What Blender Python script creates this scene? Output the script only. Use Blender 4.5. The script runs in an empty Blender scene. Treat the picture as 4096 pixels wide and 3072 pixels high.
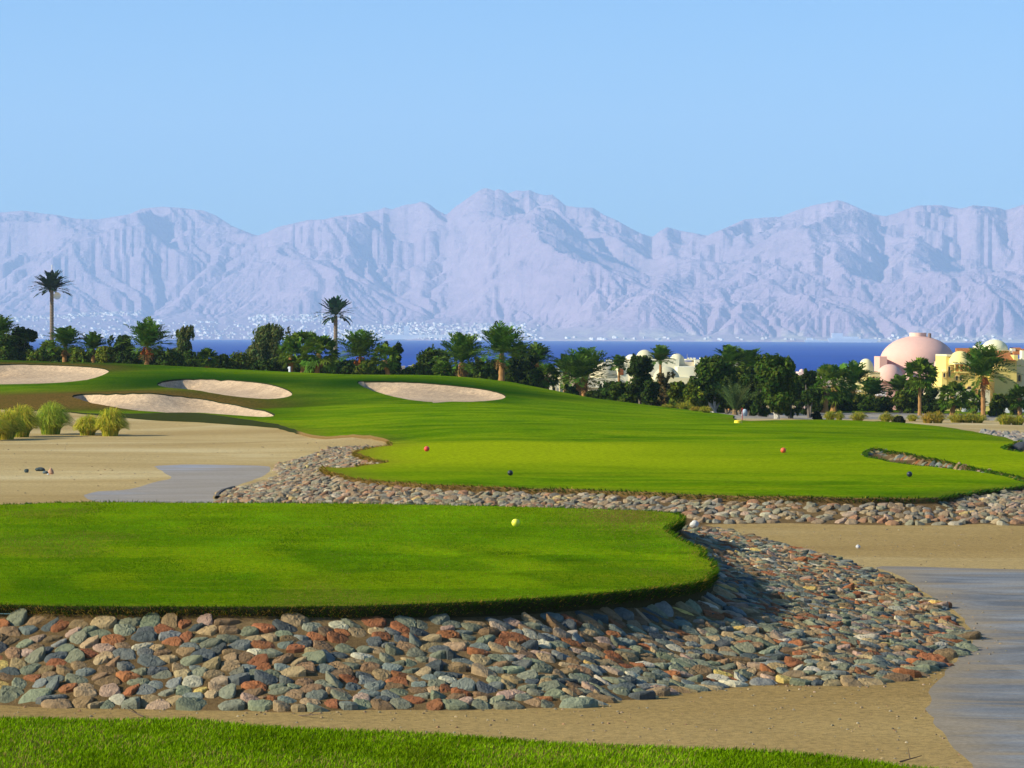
import bpy, math, random
import numpy as np
from mathutils import Vector, Matrix, Euler
from mathutils.geometry import delaunay_2d_cdt

SC = bpy.context.scene
COL = SC.collection
R = math.radians
# ------------------------------------------------------------------ camera
FPX, W_, H_ = 2800.0, 1024.0, 768.0
HZ = 337.7                       # row of the true horizon at the picture's middle column
CAM_Z = 4.2
ROLL = R(0.2)
cam_data = bpy.data.cameras.new('camera')
cam = bpy.data.objects.new('camera', cam_data); COL.objects.link(cam)
cam_data.sensor_width = 36.0
cam_data.lens = 36.0 * FPX / W_
cam_data.clip_start = 0.5
cam_data.clip_end = 90000
PITCH = math.atan((H_/2 - HZ)/FPX)
CM = (Matrix.Rotation(math.pi/2 - PITCH, 4, 'X') @ Matrix.Rotation(ROLL, 4, 'Z'))
cam.matrix_world = Matrix.Translation((0, 0, CAM_Z)) @ CM
SC.camera = cam
CMN = np.array(CM.to_3x3())

# ------------------------------------------------------------------ light, sky, exposure
SUN_EL, SUN_AZ = R(27), R(16)    # the sun stands to the left, a little on the camera's side
sun_dir = Vector((-math.cos(SUN_EL)*math.cos(SUN_AZ), -math.cos(SUN_EL)*math.sin(SUN_AZ), math.sin(SUN_EL)))
sd = bpy.data.lights.new('sun', 'SUN'); sd.energy = 5.0; sd.angle = R(0.5); sd.color = (1.0, 0.92, 0.71)
sun = bpy.data.objects.new('sun', sd); COL.objects.link(sun)
sun.rotation_euler = sun_dir.to_track_quat('Z', 'Y').to_euler()
world = bpy.data.worlds.new('World'); SC.world = world; world.use_nodes = True
wn = world.node_tree; wn.nodes.clear()
sky = wn.nodes.new('ShaderNodeTexSky'); sky.sky_type = 'NISHITA'; sky.sun_disc = False
sky.sun_elevation = SUN_EL; sky.sun_rotation = R(270) - SUN_AZ
sky.altitude = 0; sky.air_density = 1.0; sky.dust_density = 0.4; sky.ozone_density = 2.2
hs = wn.nodes.new('ShaderNodeMix'); hs.data_type = 'RGBA'; hs.blend_type = 'MULTIPLY'; hs.inputs[0].default_value = 1.0; hs.inputs[7].default_value = (0.545, 0.98, 1.42, 1)
bg = wn.nodes.new('ShaderNodeBackground'); bg.inputs['Strength'].default_value = 0.072
wo = wn.nodes.new('ShaderNodeOutputWorld')
wn.links.new(sky.outputs[0], hs.inputs[6]); wn.links.new(hs.outputs[2], bg.inputs[0]); wn.links.new(bg.outputs[0], wo.inputs[0])
SC.view_settings.view_transform = 'Standard'; SC.view_settings.look = 'None'
SC.view_settings.exposure = 0.76; SC.view_settings.gamma = 1.0; SC.view_settings.use_curve_mapping = False
SC.render.engine = 'CYCLES'
SC.cycles.volume_bounces = 1
SC.cycles.max_bounces = 6
SC.cycles.transparent_max_bounces = 8

# ------------------------------------------------------------------ pixel helpers (F = pixels of the 4096-wide photograph)
def ray(fx, fy):
    """world direction with y = 1 for a photograph pixel"""
    fx = np.asarray(fx, float)/4; fy = np.asarray(fy, float)/4
    c = np.stack([(fx - W_/2)/FPX, -(fy - H_/2)/FPX, -np.ones_like(fx)], -1)
    d = c @ CMN.T
    return d / d[..., 1:2]
def atD(fx, fy, D):
    d = ray(fx, fy); D = np.asarray(D, float)
    return d*D[..., None] + np.array([0, 0, CAM_Z])
def at_z(fx, fy, z):
    d = ray(fx, fy)
    return d*((z - CAM_Z)/d[..., 2])[..., None] + np.array([0, 0, CAM_Z])
def proj(P):
    q = (np.asarray(P, float) - np.array([0, 0, CAM_Z])) @ CMN
    return np.stack([q[..., 0]/-q[..., 2]*FPX + W_/2, -q[..., 1]/-q[..., 2]*FPX + H_/2], -1)*4
Q = 4096/2212.0                  # traced coordinates in the 2212-wide view
def q2f(l): return [(a*Q, b*Q) + tuple(r) for a, b, *r in l]

# ------------------------------------------------------------------ noise
def hash2(ix, iy, s):
    h = (ix.astype(np.int64)*374761393 + iy.astype(np.int64)*668265263 + s*982451653) & 0x7fffffff
    h = ((h ^ (h >> 13))*1274126177) & 0x7fffffff
    return ((h ^ (h >> 16)) & 0xffffff)/float(0xffffff)
def vnoise(x, y, s=0):
    x = np.asarray(x, float); y = np.asarray(y, float)
    ix = np.floor(x); iy = np.floor(y); fx = x-ix; fy = y-iy
    fx = fx*fx*fx*(fx*(fx*6-15)+10); fy = fy*fy*fy*(fy*(fy*6-15)+10)
    a = hash2(ix, iy, s); b = hash2(ix+1, iy, s); c = hash2(ix, iy+1, s); d = hash2(ix+1, iy+1, s)
    return (a*(1-fx)+b*fx)*(1-fy) + (c*(1-fx)+d*fx)*fy
def fbm(x, y, o=4, s=0, g=0.5):
    t = 0; a = 1; n = 0
    for k in range(o):
        t = t + a*vnoise(x*2**k + 17.3*k, y*2**k - 9.1*k, s+k); n += a; a *= g
    return t/n
def ridged(x, y, o=4, s=0, g=0.5):
    t = 0; a = 1; n = 0
    for k in range(o):
        v = 1-abs(2*vnoise(x*2**k + 7.3*k, y*2**k - 3.1*k, s+k)-1); t = t + a*v*v; n += a; a *= g
    return t/n
def sm(x, a, b):
    t = np.clip((x-a)/(b-a), 0, 1); return t*t*(3-2*t)

# ------------------------------------------------------------------ object helpers
def tag(o, label=None, cat=None, group=None, kind=None):
    if label: o['label'] = label
    if cat: o['category'] = cat
    if group: o['group'] = group
    if kind: o['kind'] = kind
    return o
def empty(name, loc=(0, 0, 0), rz=0):
    o = bpy.data.objects.new(name, None); COL.objects.link(o); o.location = loc; o.rotation_euler = (0, 0, rz)
    o.empty_display_size = 0.3
    return o
def link(name, me, parent=None, loc=None):
    o = bpy.data.objects.new(name, me); COL.objects.link(o)
    if parent is not None: o.parent = parent
    if loc is not None: o.location = loc
    return o
def np_mesh(name, V, faces, mat, smooth=False, col=None, uvw=None):
    """faces: list of int arrays (n,k)"""
    me = bpy.data.meshes.new(name)
    V = np.asarray(V, np.float32)
    faces = [np.asarray(f, np.int32) for f in faces if len(f)]
    nl = sum(f.size for f in faces); nf = sum(len(f) for f in faces)
    me.vertices.add(len(V)); me.vertices.foreach_set('co', V.ravel())
    me.loops.add(nl); me.polygons.add(nf)
    me.loops.foreach_set('vertex_index', np.concatenate([f.ravel() for f in faces]))
    tot = np.concatenate([np.full(len(f), f.shape[1], np.int32) for f in faces])
    st = np.concatenate([[0], np.cumsum(tot)[:-1]]).astype(np.int32)
    me.polygons.foreach_set('loop_start', st); me.polygons.foreach_set('loop_total', tot)
    me.polygons.foreach_set('use_smooth', np.full(nf, smooth))
    if col is not None:
        col = np.asarray(col, np.float32)
        if col.shape[1] == 3: col = np.concatenate([col, np.ones((len(col), 1), np.float32)], 1)
        a = me.color_attributes.new('Col', 'FLOAT_COLOR', 'POINT'); a.data.foreach_set('color', col.ravel())
    me.update(calc_edges=True); me.validate()
    if mat: me.materials.append(mat)
    return me
class MB:
    """collects shapes that become one mesh"""
    def __init__(s): s.V = []; s.F = {}; s.C = []; s.n = 0
    def add(s, V, F, c=(1, 1, 1)):
        V = np.asarray(V, float).reshape(-1, 3); F = np.asarray(F, int)
        s.V.append(V); s.F.setdefault(F.shape[1], []).append(F + s.n); s.n += len(V)
        c = np.asarray(c, float)
        s.C.append(np.broadcast_to(c, (len(V), 3)) if c.ndim == 1 else c)
    def box(s, x0, x1, y0, y1, z0, z1, c=(1, 1, 1)):
        V = [(x0,y0,z0),(x1,y0,z0),(x1,y1,z0),(x0,y1,z0),(x0,y0,z1),(x1,y0,z1),(x1,y1,z1),(x0,y1,z1)]
        s.add(V, [(0,3,2,1),(4,5,6,7),(0,1,5,4),(1,2,6,5),(2,3,7,6),(3,0,4,7)], c)
    def tube(s, P, rad, k=8, c=(1, 1, 1), cap=True):
        P = np.asarray(P, float); rad = np.broadcast_to(np.asarray(rad, float), (len(P),))
        T = np.gradient(P, axis=0); T /= np.linalg.norm(T, axis=1)[:, None]+1e-9
        up = np.where(abs(T[:, 2:3]) > .9, np.array([[1., 0, 0]]), np.array([[0, 0, 1.]]))
        A = np.cross(T, up); A /= np.linalg.norm(A, axis=1)[:, None]+1e-9; B = np.cross(T, A)
        th = np.linspace(0, 2*np.pi, k, endpoint=False)
        V = P[:, None] + rad[:, None, None]*(A[:, None]*np.cos(th)[None, :, None] + B[:, None]*np.sin(th)[None, :, None])
        n = len(P); i = np.arange(n-1)[:, None]*k; j = np.arange(k)[None]; j2 = (j+1) % k
        F = np.stack([i+j, i+j2, i+k+j2, i+k+j], -1).reshape(-1, 4)
        s.add(V.reshape(-1, 3), F, c)
        if cap:
            s.add(np.vstack([V[-1], P[-1:]]), [(a, (a+1) % k, k) for a in range(k)], c)
    def lathe(s, cx, cy, prof, k=32, c=(1, 1, 1), a0=0, a1=2*np.pi):
        prof = np.asarray(prof, float); n = len(prof)
        th = np.linspace(a0, a1, k, endpoint=False)
        V = np.stack([cx+prof[:, 0:1]*np.cos(th), cy+prof[:, 0:1]*np.sin(th), np.repeat(prof[:, 1:2], k, 1)], -1)
        i = np.arange(n-1)[:, None]*k; j = np.arange(k)[None]; j2 = (j+1) % k
        F = np.stack([i+j, i+j2, i+k+j2, i+k+j], -1).reshape(-1, 4)
        s.add(V.reshape(-1, 3), F, c)
    def mesh(s, name, mat, smooth=False):
        return np_mesh(name, np.vstack(s.V), [np.vstack(f) for f in s.F.values()], mat, smooth, np.vstack(s.C))
    def build(s, name, mat, parent=None, smooth=False, loc=None):
        return link(name, s.mesh(name, mat, smooth), parent, loc)

# ------------------------------------------------------------------ materials
def newmat(name):
    m = bpy.data.materials.new(name); m.use_nodes = True
    nt = m.node_tree; b = nt.nodes['Principled BSDF']
    return m, nt, b
def nd(nt, t, **kw):
    n = nt.nodes.new(t)
    for k, v in kw.items():
        if k in n.inputs: n.inputs[k].default_value = v
        else: setattr(n, k, v)
    return n
def ramp(nt, fac, stops):
    r = nt.nodes.new('ShaderNodeValToRGB'); el = r.color_ramp.elements
    while len(el) < len(stops): el.new(0.5)
    for e, (p, c) in zip(el, stops):
        e.position = p; e.color = (*c, 1) if len(c) == 3 else c
    nt.links.new(fac, r.inputs[0]); return r.outputs[0]
def mixc(nt, fac, a, b, mode='MIX'):
    m = nt.nodes.new('ShaderNodeMix'); m.data_type = 'RGBA'; m.blend_type = mode
    for s, v in ((0, fac), (6, a), (7, b)):
        if isinstance(v, (int, float)): m.inputs[s].default_value = v
        elif isinstance(v, tuple): m.inputs[s].default_value = (*v, 1)
        else: nt.links.new(v, m.inputs[s])
    return m.outputs[2]
def mth(nt, op, a, b=None, clamp=False):
    m = nt.nodes.new('ShaderNodeMath'); m.operation = op; m.use_clamp = clamp
    for i, v in enumerate((a, b)):
        if v is None: continue
        if isinstance(v, (int, float)): m.inputs[i].default_value = v
        else: nt.links.new(v, m.inputs[i])
    return m.outputs[0]
def coords(nt, scale=(1, 1, 1), rot=(0, 0, 0)):
    t = nt.nodes.new('ShaderNodeTexCoord'); mp = nt.nodes.new('ShaderNodeMapping')
    mp.inputs['Scale'].default_value = scale; mp.inputs['Rotation'].default_value = rot
    nt.links.new(t.outputs['Object'], mp.inputs[0]); return mp.outputs[0]
def noise(nt, vec, scale, detail=4, rough=0.55, dist=0.0):
    n = nd(nt, 'ShaderNodeTexNoise', Scale=scale, Detail=detail, Roughness=rough, Distortion=dist)
    nt.links.new(vec, n.inputs['Vector']); return n.outputs['Fac']
def bump(nt, b, h, strength=0.4, dist=0.02):
    n = nd(nt, 'ShaderNodeBump', Strength=strength, Distance=dist)
    nt.links.new(h, n.inputs['Height']); nt.links.new(n.outputs[0], b.inputs['Normal'])
def attr(nt):
    a = nt.nodes.new('ShaderNodeAttribute'); a.attribute_name = 'Col'
    s = nt.nodes.new('ShaderNodeSeparateColor'); nt.links.new(a.outputs['Color'], s.inputs[0])
    return a.outputs['Color'], s.outputs[0], s.outputs[1], s.outputs[2]

def mat_vcol(name, rough=0.9, base=(1, 1, 1), nscale=8, namp=0.3, spec=0.2, bmp=0.0, bscale=30, transl=0.0):
    m, nt, b = newmat(name)
    c, *_ = attr(nt); v = coords(nt)
    n = noise(nt, v, nscale, 5, 0.6)
    f = mth(nt, 'MULTIPLY_ADD', n, 2*namp); nt.nodes[-1].inputs[2].default_value = 1-namp
    k = nt.nodes.new('ShaderNodeVectorMath'); k.operation = 'SCALE'; nt.links.new(c, k.inputs[0]); nt.links.new(f, k.inputs['Scale'])
    out = mixc(nt, 1.0, k.outputs[0], base, 'MULTIPLY')
    nt.links.new(out, b.inputs['Base Color'])
    b.inputs['Roughness'].default_value = rough; b.inputs['Specular IOR Level'].default_value = spec
    if bmp: bump(nt, b, noise(nt, v, bscale, 4), bmp, 0.02)
    if transl:
        tr = nt.nodes.new('ShaderNodeBsdfTranslucent'); nt.links.new(out, tr.inputs[0])
        mx = nt.nodes.new('ShaderNodeMixShader'); mx.inputs[0].default_value = transl
        nt.links.new(b.outputs[0], mx.inputs[1]); nt.links.new(tr.outputs[0], mx.inputs[2])
        nt.links.new(mx.outputs[0], nt.nodes['Material Output'].inputs[0])
    return m

M = {}
# sand and dirt
def sand_mat(name, c0, c1, c2, s1=0.12, fine=9.0, bs=0.5):
    m, nt, b = newmat(name); v = coords(nt); vs = coords(nt, (0.35, 1.0, 1.0))
    big = noise(nt, vs, s1, 5, 0.6, 0.6); fn = noise(nt, v, fine, 6, 0.75); gr = noise(nt, v, fine*5, 2, 0.8)
    a = ramp(nt, big, [(0.35, c0), (0.55, c1), (0.72, c2)])
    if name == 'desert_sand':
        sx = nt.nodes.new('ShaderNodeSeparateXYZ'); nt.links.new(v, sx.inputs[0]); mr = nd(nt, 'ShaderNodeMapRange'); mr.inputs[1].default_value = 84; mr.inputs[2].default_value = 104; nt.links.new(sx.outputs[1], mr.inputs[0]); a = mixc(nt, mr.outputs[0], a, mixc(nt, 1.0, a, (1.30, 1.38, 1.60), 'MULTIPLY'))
    k = ramp(nt, mth(nt, 'ADD', mth(nt, 'MULTIPLY', fn, 0.6), mth(nt, 'MULTIPLY', gr, 0.4)), [(0.37, (0.60,)*3), (0.5, (1,)*3), (0.63, (1.42, 1.38, 1.30))])
    nt.links.new(mixc(nt, 1.0, a, k, 'MULTIPLY'), b.inputs['Base Color'])
    b.inputs['Roughness'].default_value = 1.0; b.inputs['Specular IOR Level'].default_value = 0.05
    bump(nt, b, mth(nt, 'ADD', mth(nt, 'MULTIPLY', fn, 0.7), gr), bs, 0.03)
    return m
M['sand'] = sand_mat('desert_sand', (0.275, 0.180, 0.062), (0.335, 0.230, 0.086), (0.42, 0.315, 0.145))
M['bunker'] = sand_mat('bunker_sand', (0.39, 0.280, 0.180), (0.45, 0.325, 0.21), (0.51, 0.375, 0.245), 0.3, 3.0, 0.25)
M['gravel'] = sand_mat('gravel', (0.25, 0.215, 0.175), (0.33, 0.29, 0.24), (0.42, 0.37, 0.31), 0.9, 2.5, 1.0)
M['bed'] = sand_mat('cobble_bed', (0.13, 0.080, 0.034), (0.17, 0.11, 0.048), (0.23, 0.155, 0.075), 0.8, 14, 1.0)  # darkened below sand colour to paint in the shaded gaps between stones
# turf: Col.r = dry brown, Col.g = darker green, Col.b = light strip
m, nt, b = newmat('turf'); M['turf'] = m
c, cr, cg, cb = attr(nt)
v = coords(nt); vs = coords(nt, (0.30, 0.5, 1.0), (0, 0, 0.12)); vst = coords(nt, (0.18, 1.0, 1.0), (0, 0, -0.08))
n1 = noise(nt, vs, 0.55, 5, 0.6, 0.7); n2 = noise(nt, v, 5.0, 6, 0.7); n3 = noise(nt, v, 42.0, 3, 0.8); n4 = noise(nt, vst, 0.8, 4, 0.6, 0.3)
g = ramp(nt, n1, [(0.30, (0.060, 0.145, 0.002)), (0.46, (0.105, 0.205, 0.002)), (0.60, (0.160, 0.250, 0.003)), (0.76, (0.215, 0.265, 0.005))])
g = mixc(nt, mth(nt, 'MULTIPLY', mth(nt, 'SUBTRACT', n4, 0.52, True), 3.0, True), g, (0.24, 0.27, 0.006))
g = mixc(nt, cb, g, (0.27, 0.34, 0.004))
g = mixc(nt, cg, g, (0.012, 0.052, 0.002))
dn = mth(nt, 'MULTIPLY', cr, mth(nt, 'MULTIPLY_ADD', n2, 2.2), True); nt.nodes[-2].inputs[2].default_value = -0.25
g = mixc(nt, dn, g, (0.150, 0.085, 0.022))
k = ramp(nt, mth(nt, 'ADD', mth(nt, 'MULTIPLY', n2, 0.5), mth(nt, 'MULTIPLY', n3, 0.5)), [(0.40, (0.62,)*3), (0.5, (1,)*3), (0.60, (1.42, 1.34, 1.2))])
nt.links.new(mixc(nt, 1.0, g, k, 'MULTIPLY'), b.inputs['Base Color'])
b.inputs['Roughness'].default_value = 1.0; b.inputs['Specular IOR Level'].default_value = 0.0
bump(nt, b, mth(nt, 'ADD', n2, n3), 0.7, 0.05)
# asphalt path dusted with sand
m, nt, b = newmat('path_asphalt'); M['path'] = m
v = coords(nt); vs = coords(nt, (0.16, 1.2, 1), (0, 0, 0.06)); c, cr, cg, cb = attr(nt)
n1 = noise(nt, vs, 0.8, 6, 0.65, 1.2); n2 = noise(nt, v, 14, 5, 0.7); n3 = noise(nt, coords(nt, (0.5, 1.0, 1), (0, 0, .3)), 0.33, 4, 0.65, 2.2)
base = ramp(nt, n3, [(0.40, (0.110, 0.118, 0.130)), (0.62, (0.21, 0.22, 0.23))])
dust = mth(nt, 'ADD', mth(nt, 'MULTIPLY', mth(nt, 'SUBTRACT', n1, 0.47), 5.0, True), cr, True)
col = mixc(nt, mth(nt, 'MULTIPLY', dust, 0.70), base, (0.27, 0.205, 0.12))
col = mixc(nt, 1.0, col, ramp(nt, n2, [(0.3, (0.8,)*3), (0.7, (1.2,)*3)]), 'MULTIPLY')
nt.links.new(col, b.inputs['Base Color']); b.inputs['Roughness'].default_value = 0.95; b.inputs['Specular IOR Level'].default_value = 0.08
bump(nt, b, n2, 0.4, 0.01)
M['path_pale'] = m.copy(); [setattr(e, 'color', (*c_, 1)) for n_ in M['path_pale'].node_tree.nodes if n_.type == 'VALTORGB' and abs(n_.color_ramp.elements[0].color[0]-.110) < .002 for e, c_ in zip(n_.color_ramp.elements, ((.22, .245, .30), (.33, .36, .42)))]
# sea
m, nt, b = newmat('sea_water'); M['sea'] = m
v = coords(nt, (0.02, 0.02, 1)); n1 = noise(nt, v, 1.0, 6, 0.7); v2 = coords(nt, (0.0004, 0.0015, 1)); n2 = noise(nt, v2, 1.0, 4, 0.6)
col = ramp(nt, n2, [(0.3, (0.0003, 0.032, 0.25)), (0.7, (0.0006, 0.055, 0.36))])
nt.links.new(col, b.inputs['Base Color']); b.inputs['Roughness'].default_value = 0.6; b.inputs['Specular IOR Level'].default_value = 0.03
bump(nt, b, n1, 1.0, 0.6)
# rock of the far mountains
m, nt, b = newmat('mountain_rock'); M['rock'] = m
v = coords(nt, (0.001, 0.001, 0.003)); n1 = noise(nt, v, 1.0, 5, 0.6, 0.5); v2 = coords(nt, (0.01, 0.01, 0.02)); n2 = noise(nt, v2, 1.0, 5, 0.7); c, cr, cg, cb = attr(nt)
col = ramp(nt, n1, [(0.3, (0.315, 0.220, 0.285)), (0.55, (0.370, 0.262, 0.325)), (0.75, (0.425, 0.305, 0.36))])  # lavender tint puts part of the air's haze into the rock colour
col = mixc(nt, 1.0, col, ramp(nt, n2, [(0.3, (0.82,)*3), (0.7, (1.16,)*3)]), 'MULTIPLY')
col = mixc(nt, cr, col, (0.50, 0.43, 0.36))
nt.links.new(col, b.inputs['Base Color']); b.inputs['Roughness'].default_value = 1; b.inputs['Specular IOR Level'].default_value = 0
v3 = coords(nt, (0.03, 0.03, 0.04)); n3 = noise(nt, v3, 1.0, 4, 0.7)
bump(nt, b, mth(nt, 'ADD', mth(nt, 'MULTIPLY', n2, 1.5), mth(nt, 'MULTIPLY', n3, 0.6)), 0.8, 16.0)

M['stone'] = mat_vcol('cobble_stone', 0.85, (1, 1, 1), 13, 0.55, 0.2, 1.0, 30)
M['leaf'] = mat_vcol('foliage', 0.8, (1, 1, 1), 1.5, 0.25, 0.08, transl=0.25)
M['grass'] = mat_vcol('grass_blade', 0.9, (1, 1, 1), 0.8, 0.25, 0.0, transl=0.3)
M['trunk'] = mat_vcol('palm_trunk_bark', 0.95, (1, 1, 1), 6, 0.4, 0.1, 0.8, 12)
M['bark'] = mat_vcol('tree_bark', 0.95, (1, 1, 1), 6, 0.4, 0.1, 0.8, 12)
M['earth'] = mat_vcol('turf_edge_earth', 1.0, (1, 1, 1), 12, 0.45, 0.05, 1.0, 20)
M['paint'] = mat_vcol('ball_paint', 0.45, (1, 1, 1), 3, 0.06, 0.4)
M['plaster'] = mat_vcol('painted_plaster', 0.95, (1, 1, 1), 0.9, 0.10, 0.1, 0.3, 3)
M['tile'] = mat_vcol('roof_tile', 0.9, (1, 1, 1), 2.5, 0.3, 0.1, 0.8, 5)
M['glass'] = mat_vcol('dark_window', 0.25, (1, 1, 1), 2, 0.1, 0.5)
M['house'] = mat_vcol('far_plaster', 1.0, (1, 1, 1), 0.05, 0.2, 0.0)

# ================================================================== TERRAIN
ZB = -0.72                       # middle tee
# control points: (x, y, z) of the ground surface; the traced ones are given by pixel + distance or pixel + height
CP = []
def cpD(l):
    for a, b, D in l: CP.append(atD(a*Q, b*Q, D))
def cpZ(l, z):
    for a, b in l: CP.append(at_z(a*Q, b*Q, z))
def cpW(l): CP.extend(np.array(p, float) for p in l)
SANDZ = -1.3
BAND = -1.25
OUTB = [(470, 1078), (476, 1066), (503, 1060), (547, 1051), (581, 1041), (602, 1029), (598, 1015), (588, 1010), (649, 992), (718, 977), (764, 975)]
OUTB2 = [(475, 1086), (800, 1112), (1150, 1126), (1480, 1130), (1700, 1130), (1900, 1133), (2212, 1135), (2450, 1137)]
cpW([(x, y, SANDZ) for y in (8, 22, 36, 50, 66, 76) for x in (-40, -18, -6, 6, 18, 40)])
cpW([(x, y, BAND) for y in (84, 92, 104, 118) for x in (-8, 0, 8, 16, 30)])
cpZ([(1600, 1150), (1900, 1170), (2180, 1180), (2400, 1160)], SANDZ)
cpZ([(300, 1000), (100, 1040), (-150, 1060), (100, 980), (500, 985), (-150, 990), (400, 1060), (-150, 1110), (600, 1000)], SANDZ)
NSAND = len(CP)
cpD([(0, 885, 208), (-200, 880, 210), (150, 892, 200), (270, 903, 188), (420, 912, 180), (600, 925, 168), (760, 947, 150), (860, 958, 136), (250, 945, 160), (560, 950, 155), (0, 945, 160)])
# fairway, mound, crest
cpD([(1000, 870, 200), (1000, 900, 170), (1000, 930, 142), (600, 900, 184), (1400, 920, 165), (1700, 940, 150), (1400, 900, 190), 
     (300, 840, 230), (100, 836, 234), (100, 795, 255), (150, 862, 215), (400, 870, 212), (400, 905, 188), (330, 853, 213), (597, 885, 200), (480, 822, 240), (560, 864, 214), (700, 850, 216),
     (950, 832, 228), (940, 872, 200), (1150, 880, 205), (300, 808, 246), (700, 880, 195), (-150, 840, 235), (-100, 870, 214)])
CREST = [(-200, 778, 265), (0, 780, 262), (200, 785, 258), (300, 795, 252), (500, 803, 250), (650, 808, 250), (800, 812, 250), (1000, 818, 245), (1100, 826, 240), (1180, 850, 232), (1320, 866, 228), (1400, 878, 225), (1520, 895, 215), (1590, 910, 207)]
cpD(CREST)
FR = [(4080, 1785, 145), (3991, 1755, 158), (3917, 1740, 168), (3743, 1708, 188), (3495, 1691, 198), (3149, 1688, 200), (2950, 1690, 202)]
for a, b, D in FR: CP.append(atD(a, b, D))
# behind the crest the ground falls away to the shore
for a, b, D in CREST[:10]:
    p = atD(a*Q, b*Q, D); CP.append(np.array([p[0]*1.06, D+22, p[2]-1.0])); CP.append(np.array([p[0]*1.15, D+55, p[2]-2.6 if a < 900 else -3.2]))
cpW([(-90, 420, -7), (-30, 420, -7), (20, 400, -6.5), (90, 420, -6.5), (-130, 330, -3), (130, 330, -5)])
for a, b, D in [(2700, 1650, 240), (2650, 1625, 262), (3000, 1668, 240), (3400, 1668, 250), (3800, 1672, 250), (4096, 1685, 248), (4250, 1690, 248), (3170, 1643, 287), (3600, 1643, 287), (4096, 1655, 285), (4300, 1658, 285),
                (3600, 1690, 235), (4000, 1700, 232), (4096, 1735, 212), (4250, 1745, 212), (4096, 1765, 190), (4250, 1800, 160), (3300, 1640, 320), (3800, 1642, 320), (4200, 1645, 320)]:
    CP.append(atD(a, b, D))
CPT = []
_c = CP; CP = CPT
cpW([(x, y, ZB) for y in (30, 60, 82) for x in (-30, -12, 0, 12, 30)])
cpZ([(760, 1024), (1100, 1052), (1500, 1066), (1850, 1074), (2212, 1048), (702, 1012), (1000, 1000), (900, 975), (1300, 1000), (1500, 1025), (1700, 1000), (1850, 1030), (2000, 1045), (1000, 957), (1300, 953), (1600, 957), (2380, 1036), (1850, 975)], ZB)
cpD([(2000, 960, 126), (2000, 990, 112), (2150, 1010, 106), (2300, 1000, 108)])
CP = _c
CPT = np.array(CPT + CP[NSAND:])
CP = np.array(CP)
_S = 60.0
def tps_fit(P, lam=2e-4):
    X = P[:, :2]/_S; n = len(X)
    r2 = ((X[:, None]-X[None])**2).sum(-1); K = 0.5*r2*np.log(r2+1e-9) + lam*np.eye(n)
    Pm = np.hstack([np.ones((n, 1)), X]); A = np.zeros((n+3, n+3)); A[:n, :n] = K; A[:n, n:] = Pm; A[n:, :n] = Pm.T
    return np.linalg.solve(A, np.concatenate([P[:, 2], np.zeros(3)]))
_w = tps_fit(CP); _wt = tps_fit(CPT)
def S(x, y, CP=CP, _w=_w):
    x = np.asarray(x, float); y = np.asarray(y, float); sh = x.shape; x = x.ravel(); y = y.ravel(); out = np.empty(len(x))
    yc = np.clip(y, -10, 430); xc = np.clip(x, -150, 150)
    for i in range(0, len(x), 20000):
        X = np.stack([xc[i:i+20000], yc[i:i+20000]], 1)/_S
        r2 = ((X[:, None]-CP[None, :, :2]/_S)**2).sum(-1)
        out[i:i+20000] = 0.5*r2*np.log(r2+1e-9) @ _w[:-3] + _w[-3] + X @ _w[-2:]
    far = sm(y, 400, 700); out = out*(1-far) + far*(-12.2)
    out = out - 2.5*sm(y, 1250, 1600)
    return out.reshape(sh)
def ST(x, y): return S(x, y, CPT, _wt)
def hit(pts, fn=None, lo=20.0, hi=430.0, step=0.5):
    """where the view rays of photograph pixels meet the ground"""
    fn = fn or ST
    d = ray(np.array([p[0] for p in pts], float), np.array([p[1] for p in pts], float))
    t = np.arange(lo, hi, step); out = []
    for k in d:
        z = CAM_Z + k[2]*t; g = fn(k[0]*t, t); b = np.nonzero(z < g)[0]
        if len(b) == 0: tt = hi
        else:
            i = b[0]
            if i == 0: tt = t[0]
            else:
                a0 = z[i-1]-g[i-1]; a1 = z[i]-g[i]; tt = t[i-1] + step*a0/(a0-a1)
        out.append((k[0]*tt, tt))
    return np.array(out)

def densify(P, f=0.012, mn=0.22, closed=True, rough=0.0, seed=1):
    out = []; n = len(P)
    for i in range(n if closed else n-1):
        a = P[i]; b = P[(i+1) % n]; L = math.hypot(*(b-a)); s = max(mn, f*0.5*(abs(a[1])+abs(b[1])))
        k = max(1, int(L/s))
        for j in range(k): out.append(a + (b-a)*j/k)
    out = np.array(out)
    if rough:
        q = rough; out = out + q*np.stack([fbm(out[:, 0]*1.3, out[:, 1]*1.3, 3, seed)-.5, fbm(out[:, 0]*1.3, out[:, 1]*1.3, 3, seed+9)-.5], 1)*2
    return out
def smooth_poly(P, it=2, closed=True):
    P = np.asarray(P, float)
    for _ in range(it):
        a = P; b = np.roll(P, -1, 0); P = np.stack([a*.75+b*.25, a*.25+b*.75], 1).reshape(-1, 2)
        if not closed: P = P[:-2]
    return P
def inside(P, x, y):
    x = np.asarray(x, float); y = np.asarray(y, float); r = np.zeros(x.shape, bool)
    n = len(P); j = n-1
    for i in range(n):
        xi, yi = P[i]; xj, yj = P[j]
        if yi != yj:
            c = ((yi > y) != (yj > y)) & (x < (xj-xi)*(y-yi)/(yj-yi)+xi); r ^= c
        j = i
    return r
def dist(P, x, y, closed=True):
    x = np.asarray(x, float); y = np.asarray(y, float); d = np.full(x.shape, 1e9); n = len(P)
    for i in range(n if closed else n-1):
        a = P[i]; b = P[(i+1) % n]; e = b-a; L = e @ e + 1e-12
        t = np.clip(((x-a[0])*e[0]+(y-a[1])*e[1])/L, 0, 1)
        d = np.minimum(d, (x-a[0]-t*e[0])**2+(y-a[1]-t*e[1])**2)
    return np.sqrt(d)

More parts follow.
